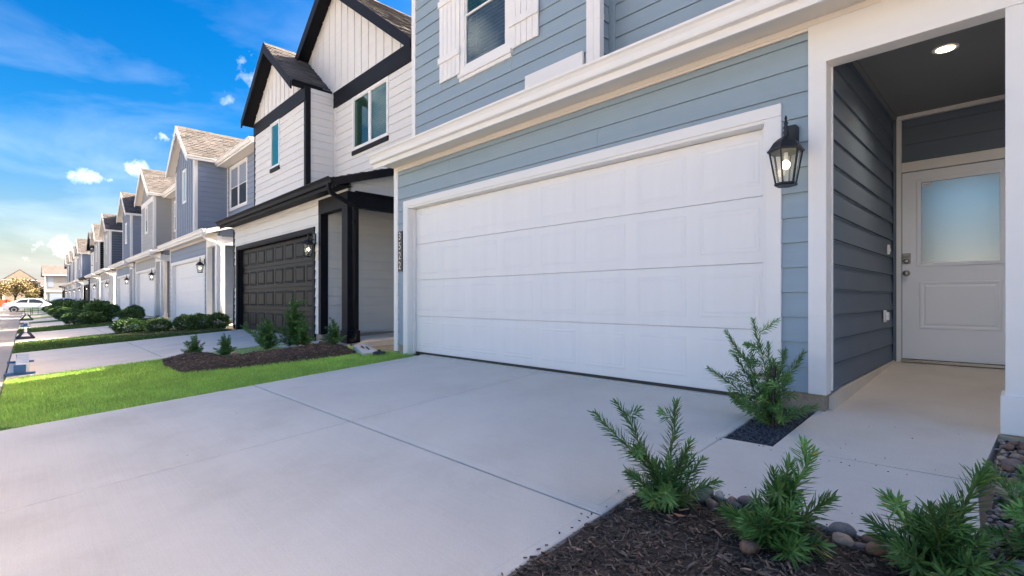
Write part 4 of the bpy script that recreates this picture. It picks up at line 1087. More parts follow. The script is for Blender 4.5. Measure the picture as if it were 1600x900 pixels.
# gravel pit beside the garage
GP = [(-1.33, 3.16), (-1.05, 3.165), (-1.05, 4.09), (-1.33, 4.09)]
gb = sheet('gravel_bed', M['soil'], GP, lambda y: gz(y)-.035, 'structure', .1)
def gravel():
    r = random.Random(8); base = bmesh.new(); bmesh.ops.create_icosphere(base, subdivisions=1, radius=1.0)
    bv = [v.co.copy() for v in base.verts]; bf = [tuple(v.index for v in f.verts) for f in base.faces]; base.free()
    V = []; F = []
    for k in range(3600):
        x = r.uniform(-1.326, -1.055); y = r.uniform(3.17, 4.08); s = r.uniform(.0055, .0125)
        c = Vector((x, y, gz(y)-.024+r.uniform(0, .016)))
        A = Matrix.Rotation(r.uniform(0, 6.3), 3, 'Z') @ Matrix.Rotation(r.uniform(0, 6.3), 3, 'X')
        sx, sy, sz = s*r.uniform(.7, 1.3), s*r.uniform(.6, 1), s*r.uniform(.5, .9); i = len(V)
        for q in bv: V.append(c+A @ Vector((q.x*sx*r.uniform(.75, 1.2), q.y*sy*r.uniform(.8, 1.2), q.z*sz)))
        F += [tuple(a+i for a in f) for f in bf]
    mb = MB(); mb.v = V; mb.f = F; o = mb.build('gravel', M['gravel'], None, kind='stuff', fix=False); o['label'] = 'dark grey gravel in the square pit between driveway and walk'; o['category'] = 'gravel'
    tint_faces(o, 20, tint_list(.45, 1.7, hue=.04))
gravel()

# river stones
def stone_mesh(seed, m):
    r = random.Random(seed); b = bmesh.new(); bmesh.ops.create_icosphere(b, subdivisions=3, radius=1.0)
    o1 = Vector((r.uniform(-9, 9), r.uniform(-9, 9), r.uniform(-9, 9)))
    from mathutils import noise
    cuts = [(Vector((r.gauss(0, 1), r.gauss(0, 1), r.gauss(0, 1))).normalized(), r.uniform(.62, .85)) for _ in range(5)]
    for v in b.verts:
        p = v.co.copy(); k = 1+.16*noise.noise(p*1.1+o1)+.05*noise.noise(p*3+o1)
        q = p*k
        for n_, d in cuts:
            e = q.dot(n_)-d
            if e > 0: q -= n_*e*.75
        v.co = q
    me = bpy.data.meshes.new('river_stone'); b.to_mesh(me); b.free(); me.polygons.foreach_set('use_smooth', [True]*len(me.polygons)); me.materials.append(m); return me
SM = [[stone_mesh(i*7+j, STONES[j]) for i in range(3)] for j in range(6)]
def stone(x, y, rx, ry, rz, kind, label, group=None, rot=0, lift=.35, zf=None, seed=0):
    z = (zf(x, y) if zf else gz(y))+rz*lift
    o = obj('river_stone', SM[kind][seed % 3], (x, y, z)); o.scale = (rx, ry, rz); o.rotation_euler = (random.uniform(-.2, .2), random.uniform(-.2, .2), rot)
    tag(o, label, 'stone', group); return o
stone(-.705, 1.915, .042, .034, .027, 0, 'smooth orange brown oval stone alone on the mulch', zf=z1f, rot=.6, lift=.8)
stone(-.505, 2.315, .055, .038, .036, 1, 'round pale grey stone at the walk edge behind the banded tan one', rot=.5, lift=.5)
stone(-.480, 2.235, .045, .034, .030, 3, 'tan and cream banded stone in front of the round grey one', zf=z1f, rot=-.5, lift=.7)
stone(-.395, 2.295, .046, .030, .028, 0, 'reddish brown stone against the walk between the middle and right shrubs', rot=-.4, lift=.7, seed=1)
stone(-.425, 2.235, .034, .026, .022, 2, 'small dark plum stone next to the tan banded one', zf=z1f, rot=.2, lift=.5)
stone(-.375, 2.220, .036, .028, .026, 0, 'small brown stone below the reddish stone', zf=z1f, rot=1.1, lift=.6, seed=2)
stone(-.330, 2.235, .042, .026, .022, 2, 'long plum stone half under the right shrub', zf=z1f, rot=-.2, lift=.6, seed=1)
stone(-1.06, 2.315, .050, .036, .034, 1, 'grey green stone under the first shrub at the walk corner', rot=.2, seed=1, lift=.6)
stone(-1.035, 2.24, .050, .030, .032, 4, 'dark stone leaning at the foot of the first shrub', zf=z1f, rot=1.2, lift=.6)
stone(-.985, 2.315, .024, .020, .024, 5, 'small pale angular stone standing at the walk edge', rot=.2, lift=.9)
stone(-.935, 2.32, .026, .022, .019, 0, 'small rusty stone beside the pale angular one', rot=.9, lift=.6, seed=1)
stone(-.875, 2.33, .040, .030, .030, 2, 'plum coloured stone at the walk edge between the first and middle shrubs', rot=.1, lift=.6, seed=2)
stone(-.97, 2.20, .060, .026, .026, 2, 'long weathered stone lying in the mulch beside the first shrub', zf=z1f, rot=-.9, lift=.7)
stone(-.90, 2.26, .040, .024, .024, 4, 'dark flat stone below the plum one', zf=z1f, rot=-.5, lift=.7, seed=1)
stone(-.80, 2.29, .046, .028, .026, 1, 'grey stone at the walk edge behind the middle shrub', rot=-.3, lift=.6, seed=2)
stone(-.72, 2.30, .036, .028, .024, 4, 'dark stone behind the middle shrub', rot=.4, lift=.5, seed=2)
stone(-.645, 2.30, .040, .028, .024, 0, 'brown stone hidden behind the middle shrub', rot=.4, lift=.5, seed=2)
stone(-.24, 2.29, .045, .03, .025, 4, 'dark stone under the right shrub against the walk', rot=.4, lift=.5, seed=0)
rs = random.Random(21)
placed = []
for k in range(420):
    y = rs.uniform(2.30, 3.98); x = rs.uniform(-.085, .42); a = rs.uniform(.026, .064)*(1.15 if y < 3.2 else .9)
    if x-a*.8 < -.10: continue
    if any((x-p[0])**2+(y-p[1])**2 < (.70*(a+p[2]))**2 for p in placed): continue
    placed.append((x, y, a)); kd = rs.choice((0, 0, 1, 2, 2, 3, 4, 5))
    nm = ['brown', 'grey', 'plum', 'tan', 'dark', 'cream'][kd]; sz = 'large' if a > .048 else 'small'
    zone = 'under the light green shrub' if y < 2.75 else ('midway along the walk' if y < 3.35 else 'by the white porch column')
    far = 'next to the concrete' if x < .06 else 'off the concrete'
    stone(x, y, a, a*rs.uniform(.6, .85), a*rs.uniform(.45, .65), kd, '%s %s river stone %s, %s' % (sz, nm, zone, far), '%s %s rubble stones %s, %s' % (sz, nm, zone, far), rs.uniform(0, 3), .30, seed=k)
sheet('stone_strip', M['soil'], [(-.105, 2.33), (.9, 2.33), (.9, 4.10), (-.072, 4.10)], lambda y: gz(y)-.02, 'structure', .1)
pv = MB(); V = []; F = []
base = bmesh.new(); bmesh.ops.create_icosphere(base, subdivisions=1, radius=1.0); bv = [v.co.copy() for v in base.verts]; bf = [tuple(v.index for v in f.verts) for f in base.faces]; base.free()
for k in range(2600):
    x = rs.uniform(-.10, .5); y = rs.uniform(2.33, 4.05); s = rs.uniform(.004, .013); i = len(V)
    A = Matrix.Rotation(rs.uniform(0, 6.3), 3, 'Z') @ Matrix.Rotation(rs.uniform(0, 6.3), 3, 'X')
    for q in bv: V.append(Vector((x, y, gz(y)-.012+s*.5)) + A @ Vector((q.x*s*1.3, q.y*s, q.z*s*.6)))
    F += [tuple(a+i for a in f) for f in bf]
pv.v = V; pv.f = F; o = pv.build('pebbles', M['pebble'], None, kind='stuff', fix=False); o['label'] = 'small mixed pebbles and grit in the rubble strip'; o['category'] = 'pebbles'; tint_faces(o, 20, tint_list(.3, 1.5, hue=.12))
# stones along the far bed
for k, (x, y, a, kd, lab) in enumerate([(-8.72, 3.30, .10, 5, 'pale stone in the far mulch bed beside the small walk'), (-8.62, 3.55, .08, 3, 'tan stone below the small shrub near the black column'), (-8.80, 3.0, .09, 2, 'plum stone at the back of the far mulch bed'),
      (-8.75, 2.75, .08, 4, 'dark stone at the back of the far mulch bed'), (-8.95, 2.42, .08, 3, 'tan stone at the edge of the far walk'), (-9.3, 2.42, .07, 2, 'brown plum stone at the edge of the far driveway walk'), (-8.5, 3.7, .07, 0, 'rusty stone beside the black column'),
      (-8.85, 3.45, .06, 5, 'white pebble stone on the far mulch bed'), (-8.55, 3.35, .06, 5, 'small cream stone in the far mulch bed')]):
    stone(x, y, a, a*.75, a*.55, kd, lab, None, k*.7, .5, zf=z2f, seed=k)

# ------------------------------------------------------------------ shrubs
def leaves_on(pts, n, ll, lw, r, spread=1.0, tipb=1.0):
    """narrow leaves spiralling round a stem, longest in the middle, pointing outwards and up"""
    V = []; F = []
    seg = len(pts)-1; L_ = [(pts[i+1]-pts[i]).length for i in range(seg)]; tot = sum(L_); ang = r.uniform(0, 6)
    for k in range(n):
        t = (.10+.90*(k+.5)/n)*tot; i = 0
        while i < seg-1 and t > L_[i]: t -= L_[i]; i += 1
        d = (pts[i+1]-pts[i]).normalized(); c = pts[i]+d*min(t, L_[i])
        a = d.cross(Vector((.3, .2, 1))).normalized(); b = d.cross(a)
        ang += 2.39996+r.uniform(-.3, .3); f = (k+.5)/n
        o = a*math.cos(ang)+b*math.sin(ang)
        up = .60+.9*max(0, f-.55)*2+r.uniform(-.25, .3)
        dr = (o*spread+d*up).normalized()
        ln = ll*(.65+.5*math.sin(math.pi*min(1, f*.9+.15)))*r.uniform(.75, 1.15); wd = lw*r.uniform(.8, 1.15)
        s = dr.cross(d); s = s.normalized() if s.length > 1e-3 else a
        bend = (d*.10-Vector((0, 0, .10)))*ln*r.uniform(.2, 1.4)
        j = len(V); fold = dr.cross(s)*wd*.22
        p1 = c+dr*ln*.35; p2 = c+dr*ln*.72+bend*.5; p3 = c+dr*ln+bend
        V += [c, p1-s*wd*.5, p1+s*wd*.5, p1+fold, p2-s*wd*.45, p2+s*wd*.45, p2+fold, p3]
        F += [(j, j+1, j+3), (j, j+3, j+2), (j+1, j+4, j+6, j+3), (j+3, j+6, j+5, j+2), (j+4, j+7, j+6), (j+6, j+7, j+5)]
    return V, F
def stem_curve(b, t, r, sag=.0, n=7):
    b = Vector(b); t = Vector(t); h = t-b; P = []
    out = Vector((h.x, h.y, 0))
    for i in range(n+1):
        f = i/n; p = b+h*f
        p += -out*.22*math.sin(math.pi*f)*.6 + Vector((r.uniform(-1, 1), r.uniform(-1, 1), 0))*.012*f*(1-f)*4*h.length*2
        P.append(p)
    return P
LT_N = tint_list(.55, 1.35, hue=.12, seed=5)
def shrub(label, base, tips, group, ll=.060, lw=.0062, dens=330, seed=0, side=.5, spread=1.0, m='leaf', low=6, tipl=1.0, young=()):
    """spreading shrub: stems from one root, each with its own narrow leaves"""
    r = random.Random(seed); t = thing('shrub', label, 'shrub', base, group)
    B = Vector(base); tips = [Vector(q) for q in tips]
    H_ = max(q.z for q in tips)-B.z
    for k in range(low):
        a = 6.283*k/low+r.uniform(-.4, .4); d = H_*r.uniform(.30, .52)
        tips.append(B+Vector((math.cos(a)*d, math.sin(a)*d, H_*r.uniform(.16, .42))))
    for k in range(low//2):
        a = r.uniform(0, 6.28); d = H_*r.uniform(.08, .22)
        tips.append(B+Vector((math.cos(a)*d, math.sin(a)*d, H_*r.uniform(.45, .75))))
    for ti, q in enumerate(tips):
        b0 = B+Vector((r.uniform(-.02, .02), r.uniform(-.02, .02), -.01))
        P = stem_curve(b0, q, r); L_ = sum((P[i+1]-P[i]).length for i in range(len(P)-1))
        s = MB(); s.tube(P, .004, 5, rs=[.0055*(1-.75*i/len(P))*(ll/.06) for i in range(len(P))]); so = s.build('stem', M['green_stem'], t)
        n = max(10, int(L_*dens)); V, F = leaves_on(P, n, ll, lw, r, spread)
        # short side shoots
        for c in range(int(L_*14*side)):
            i = r.randrange(2, len(P)-1); d = Vector((r.gauss(0, 1), r.gauss(0, 1), r.uniform(.1, 1.2))).normalized()*L_*r.uniform(.12, .26)
            Q = [P[i]+d*f for f in (0, .35, .7, 1)]
            v2, f2 = leaves_on(Q, max(8, int(d.length*dens)), ll*.8, lw, r, spread); o_ = len(V); V += v2; F += [tuple(x+o_ for x in g_) for g_ in f2]
        f = MB(); f.v = V; f.f = F; fo = f.build('foliage', M[m], so, kind='stuff', fix=False)
        k0 = r.uniform(.8, 1.15)
        if ti in young: k0 *= 1.35
        me = fo.data; at = me.color_attributes.new('tint', 'FLOAT_COLOR', 'CORNER'); buf = []
        ntot = len(me.polygons)
        for p in me.polygons:
            u = p.index/ntot; rr = random.Random(p.index//6*31+ti)
            k1 = k0*rr.uniform(.65, 1.3)*(1+1.1*max(0, u-.8)*2.2 if ti < 9 else 1)
            c = (k1*rr.uniform(.9, 1.15)*(1+.5*max(0, u-.8)), k1, k1*rr.uniform(.8, 1.1))
            if rr.random() < .022: c = (k1*4.2, k1*1.5, k1*1.1)
            for _ in range(p.loop_total): buf += [c[0], c[1], c[2], 1.0]
        at.data.foreach_set('color', buf)
    return t
G1 = 'needle leaved shrubs around the front walk'
shrub('tall open shrub with five arching shoots growing from the dark gravel pit', (-1.20, 3.62, -.05), [(-1.30, 3.60, .66), (-1.48, 3.59, .57), (-1.60, 3.57, .30), (-.99, 3.60, .46), (-1.06, 3.52, .33), (-1.22, 3.66, .50), (-1.42, 3.60, .40), (-1.17, 3.62, .36)], G1, .060, .0070, 330, 3, .5, low=4)
shrub('shrub with three long thin shoots at the mulch corner between driveway and walk', (-1.12, 2.06, -.14), [(-1.47, 2.01, .24), (-1.38, 2.06, .30), (-1.08, 2.08, .34), (-1.03, 2.11, .17), (-1.24, 2.04, .12), (-1.07, 2.0, .08)], G1, .064, .0074, 330, 5, .15, low=7)
shrub('dense upright shrub in the middle of the near mulch bed', (-.64, 2.02, -.14), [(-.535, 2.05, .24), (-.60, 2.02, .20), (-.665, 2.05, .14), (-.48, 2.07, .09), (-.80, 1.98, -.03), (-.65, 1.92, .03), (-.57, 1.94, .06)], G1, .072, .0082, 350, 9, .4, low=11, young=(0, 4))
shrub('wide shrub with spreading shoots beside the rubble strip, at the corner of the front walk', (-.19, 2.16, -.13), [(-.33, 2.15, .115), (-.25, 2.2, .06), (-.085, 2.2, .25), (-.30, 2.12, .0), (-.18, 2.23, .08), (-.08, 2.15, .05), (-.14, 2.22, .12), (-.35, 2.12, -.02)], G1, .074, .0082, 340, 13, .4, low=11)
shrub('light green shrub growing in the rubble strip below the white column', (.05, 2.52, -.11), [(-.09, 2.62, .17), (.0, 2.70, .16), (.02, 2.50, .12), (.10, 2.55, .18), (.0, 2.38, .11)], G1, .062, .0085, 320, 17, .5, low=6, young=(2, 4))
G2 = 'young shrubs in the far mulch bed'
for i, (b, hgt, wd, lab, sd) in enumerate([((-10.0+.15, 2.05), .30, .40, 'low bushy shrub at the near driveway end of the far mulch bed', 2), ((-9.30, 2.40), .32, .32, 'small rounded shrub second from the driveway in the far mulch bed', 4), ((-9.02, 2.95), .46, .5, 'shrub with one long sideways shoot in the far mulch bed', 6),
        ((-8.93, 3.36), .80, .30, 'tallest feathery shrub before the dark garage door', 8), ((-8.66, 3.42), .45, .32, 'dark shrub leaning against the tallest one in the far mulch bed', 10), ((-8.52, 3.90), .40, .26, 'small upright shrub beside the black porch column', 12)]):
    r = random.Random(sd); B = (b[0], b[1], z2f(b[0], b[1])-.02)
    tp = []
    for k in range(9):
        a = k*2.4+sd; d = wd*.5*(.25+.75*((k*7 % 9)/9.0)); tp.append((b[0]+math.cos(a)*d, b[1]+math.sin(a)*d*.8, B[2]+hgt*(1-.45*((k*7 % 9)/9.0))))
    if i == 2: tp.append((-9.75, 2.8, B[2]+.33))
    tp = [(p_[0], p_[1], B[2]+(p_[2]-B[2])*1.12) for p_ in tp]; shrub(lab, B, tp, G2, .060, .011, 190, sd, .9, low=8, spread=.9)

# round hedges: leaf clumps on a twiggy core
_hm = {}
def hedge_mesh(seed, n, ls, col='hedge_leaf', flat=.75):
    r = random.Random(seed); V = []; F = []; from_n = __import__('mathutils').noise
    for k in range(n):
        d = Vector((r.gauss(0, 1), r.gauss(0, 1), r.gauss(0, 1))).normalized()
        if d.z < -.8: d.z = -d.z*.4
        lump = 1+.22*from_n.noise(d*2.3+Vector((seed, 0, 0)))+.10*from_n.noise(d*5+Vector((0, seed, 0)))
        q = d*lump*(r.uniform(.55, 1.0)**.5)*.5; q.z = max(.02, q.z*flat*1.15+.40)
        o = (d+Vector((r.gauss(0, .5), r.gauss(0, .5), r.gauss(0, .5)+.25))).normalized(); s = o.cross(Vector((r.gauss(0, 1), r.gauss(0, 1), r.gauss(0, 1)))).normalized()
        L_ = ls*r.uniform(.7, 1.3); i = len(V)
        V += [q, q+o*L_*.5-s*L_*.24, q+o*L_*.5+s*L_*.24, q+o*L_]; F += [(i, i+1, i+3, i+2)]
    me = bpy.data.meshes.new('foliage'); me.from_pydata(V, [], F); me.materials.append(M[col])
    a = me.color_attributes.new('tint', 'FLOAT_COLOR', 'CORNER'); buf = []
    for p in me.polygons:
        k = r.uniform(.5, 1.5); c = (k*r.uniform(.85, 1.2), k, k*r.uniform(.8, 1.1))
        for _ in range(p.loop_total): buf += [c[0], c[1], c[2], 1.0]
    a.data.foreach_set('color', buf); return me
HM = [hedge_mesh(i, 5200, .075) for i in range(4)]
FM = [hedge_mesh(i+20, 2600, .14, flat=.95) for i in range(2)]
_core = MB(); 
def core_mesh():
    mb = MB(); r = random.Random(2)
    for k in range(9):
        a = k*.7; mb.tube([(0, 0, 0), (math.cos(a)*.12, math.sin(a)*.12, .25), (math.cos(a)*.25, math.sin(a)*.25, .52)], .012, 5)
    o = mb.build('stem', M['bark']); me = o.data; off = WL[o].copy(); bpy.data.objects.remove(o); 
    for v in me.vertices: v.co += off
    return me
CM = core_mesh()
def bush(x, y, w_, h_, lab, grp, me=None, seed=0, name='hedge_bush'):
    t = thing(name, lab, 'bush', (x, y, gz(y)), grp)
    f = obj('foliage', me or HM[seed % 4], (x, y, gz(y)), t, 'stuff'); h_ *= .80; f.scale = (w_*.88, w_*.88, h_); f.rotation_euler = (0, 0, seed*1.3)
    s = obj('stem', CM, (x, y, gz(y)), t); s.scale = (w_*.5, w_*.5, h_*.7)
G3 = 'clipped bushes along the house fronts'
for k, (x, y, w_, h_, lab) in enumerate([(-18.0, 2.15, .92, .62, 'largest round clipped bush on the mulch before the slate blue house, next to its driveway'), (-17.35, 2.75, .70, .56, 'round clipped bush second from the driveway of the slate blue house'),
        (-17.0, 3.35, .70, .62, 'hedge bush joined to its neighbour before the slate blue porch'), (-16.45, 3.55, .72, .66, 'middle bush of the joined hedge before the slate blue porch'), (-16.0, 3.9, .66, .66, 'hedge bush nearest the white downspout of the slate blue house')]):
    bush(x, y, w_, h_, lab, G3, None, k)
far_names = {3: 'pale grey house', 4: 'blue shuttered house', 5: 'dark sided house', 6: 'light grey mid row house', 7: 'second black trimmed house', 8: 'far blue grey house'}
for i in range(3, 9):
    L = LX[i]; w0 = 'of the '+far_names[i]
    off = [(5.75, 1.45, .95, .70, 'front bush %s, nearest its driveway' % w0, 0), (6.75, 1.9, .9, .72, 'front bush %s, away from its driveway' % w0, 0), (7.2, 3.1, .85, .8, 'hedge bush beside the porch column %s' % w0, 0), (5.9, 3.4, .8, .9, 'hedge bush beside the lantern %s' % w0, 0),
           (5.75, 2.2, 1.0, 1.15, 'loose feathery shrub %s' % w0, 1)]
    for k, (u, y, w_, h_, lab, fe) in enumerate(off):
        bush(L+u, y, w_, h_, lab, G3, FM[k % 2] if fe else None, i*5+k, 'feathery_shrub' if fe else 'hedge_bush')
# mulch strips before those houses
for i in range(2, 9):
    L = LX[i]
    P_ = [(L+5.5, 1.2), (L+6.6, 1.25), (L+7.6, 2.3), (L+8.5, 3.95), (L+6.9, 3.95), (L+5.5, 3.2)]
    if i == 2: P_ = [(-18.6, 1.8), (-17.3, 1.75), (-16.2, 2.3), (-15.3, 3.3), (-15.3, 4.0), (-17.3, 4.0), (-18.6, 2.9)]
    P_ = P_[::-1]
    o = sheet('mulch_bed', M['mulch_flat'] if 'mulch_flat' in M else M['soil'], P_, lambda y: gz(y)+.012, 'structure', .05)

# splash block and drain cap between the houses
sb = thing('splash_block', 'pale concrete splash block on the grass under the black downspout', 'splash block', (-7.5, 3.9, 0))
ang = math.atan2(-1, .5)
t = MB(); V = []
def SB(u, v_, z):
    a = Vector((-7.86, 3.945)); b = Vector((-7.76, 4.12)); c = Vector((-6.90, 3.61)); d_ = Vector((-6.92, 3.86)); v_ = (v_+.5)/.75
    p = (a*(1-v_)+b*v_)*(1-u)+(c*(1-v_)+d_*v_)*u
    return (p.x, p.y, gz(p.y)+.055+z)
pts = [SB(0, -.5, .0), SB(1, -.5, -.02), SB(1, .25, -.02), SB(0, .25, .0)]
low_ = [(p[0], p[1], p[2]-.07) for p in pts]
t.add(pts+low_, [(0, 1, 2, 3), (7, 6, 5, 4), (0, 4, 5, 1), (1, 5, 6, 2), (2, 6, 7, 3), (3, 7, 4, 0)]); t.build('block', M['splash'], sb, bevel=.01)
for q, (u0_, u1_, v0_, v1_) in enumerate(((0, 1, -.5, -.46), (0, 1, .21, .25), (.25, .52, -.20, -.12), (.42, .70, -.02, .06))):
    r_ = MB(); a = [SB(u0_, v0_, .002), SB(u1_, v0_, -.018), SB(u1_, v1_, -.018), SB(u0_, v1_, .002)]; b_ = [(p[0], p[1], p[2]+(.012 if q < 2 else .008)) for p in a]
    r_.add(a+b_, [(3, 2, 1, 0), (4, 5, 6, 7), (0, 1, 5, 4), (1, 2, 6, 5), (2, 3, 7, 6), (3, 0, 4, 7)]); r_.build('rib' if q > 1 else 'rim', M['splash'] if q < 2 else M['metal_black'], sb)
dc = thing('drain_cap', 'round black plastic cleanout cap on the gravelly edge at the house corner', 'drain cap', (-6.78, 3.82, gz(3.82)))
t = MB(); t.lathe([(.10, -.03), (.10, .03), (.085, .045), (.03, .05)], (-6.78, 3.82, gz(3.82)), 16); t.build('cap', M['plastic_black'], dc, smooth=True)
t = MB(); t.lathe([(.025, .05), (.025, .075)], (-6.78, 3.82, gz(3.82)), 4); t.build('lug', M['plastic_black'], dc)
# landscape spike light in the gravel pit
sp = thing('landscape_spike', 'thin black landscape light on a stake among the leaves of the gravel pit shrub', 'garden light', (-1.155, 3.55, -.05))
t = MB(); t.lathe([(.009, -.02), (.009, .34)], (-1.155, 3.55, -.05), 8); t.build('stake', M['plastic_black'], sp)
t = MB(); t.lathe([(.012, .34), (.018, .35), (.018, .40), (.022, .405), (.020, .415), (.006, .42)], (-1.155, 3.55, -.05), 12); t.build('lamp_head', M['plastic_black'], sp)

# ------------------------------------------------------------------ barriers on the driveways
def barrier(x0, x1, y, lab, group='wooden driveway barriers'):
    zb = gz(y)+.004
    t = thing('wooden_barrier', lab, 'barrier', ((x0+x1)/2, y, zb), group)
    b = MB(); b.box(x0+.10, x1-.14, y-.05, y+.10, zb+.035, zb+.165); b.build('beam', M['barrier_wood'], t, bevel=.006)
    pbox('end_cap', M['white'], t, x1-.139, x1-.06, y-.045, y+.095, zb+.035, zb+.160, .004)
    for xx in (x0, x1-.10):
        pbox('foot', M['blue_paint'], t, xx, xx+.09, y-.17, y+.17, zb, zb+.034, .004)
    pbox('post', M['blue_paint'], t, x0, x0+.098, y-.06, y+.06, zb+.0345, zb+.150, .004)
    pbox('post', M['blue_paint'], t, x1-.059, x1+.0, y-.065, y+.065, zb+.0345, zb+.150, .004)
    return t
barrier(-12.45, -10.35, -.06, 'long white beam on blue crosswise feet lying at the street edge of the second driveway')
def sawhorse(x, y, lab, s=1.0):
    zb = gz(y); t = thing('sawhorse', lab, 'barrier', (x, y, zb), 'small sawhorses at the driveway ends')
    def bar(a, b, r=.028): m = MB(); m.tube([a, b], r, 4, square=True); return m
    for xx in (x-.25*s, x+.25*s):
        bar((xx, y-.22*s, zb+.02), (xx, y, zb+.34*s)).build('leg', M['navy_paint'], t); bar((xx, y+.22*s, zb+.02), (xx, y, zb+.34*s)).build('leg', M['navy_paint'], t)
        bar((xx, y-.24*s, zb+.03), (xx, y+.24*s, zb+.03)).build('foot_rail', M['navy_paint'], t)
    pbox('top_board', M['white'], t, x-.4*s, x+.4*s, y-.03, y+.03, zb+.25*s, zb+.42*s)
sawhorse(-20.0, .0, 'dark sawhorse with white top board at the end of the third driveway', .8)
barrier(-30.5, -28.8, .0, 'blue and white beam barrier at the end of the fourth driveway')
sawhorse(-38.0, .05, 'distant small sawhorse at the end of the fifth driveway', 1.1)
for k, (x, y) in enumerate(((-47.0, .1), (-49.5, .5), (-46, 1.5))):
    t = thing('yard_sign_stake', ['dark wire sign stake at the kerb before the white car', 'dark wire sign stake further up the lawn', 'lone dark wire stake beside the far bushes'][k], 'stake', (x, y, gz(y)))
    m_ = MB(); m_.tube([(x, y-.15, gz(y)), (x, y-.15, gz(y)+.55)], .02, 4); m_.build('leg', M['plastic_black'], t)
    m_ = MB(); m_.tube([(x, y+.15, gz(y)), (x, y+.15, gz(y)+.55)], .02, 4); m_.build('leg', M['plastic_black'], t)
    m_ = MB(); m_.tube([(x, y-.16, gz(y)+.5), (x, y+.16, gz(y)+.5)], .02, 4); m_.build('crossbar', M['plastic_black'], t)

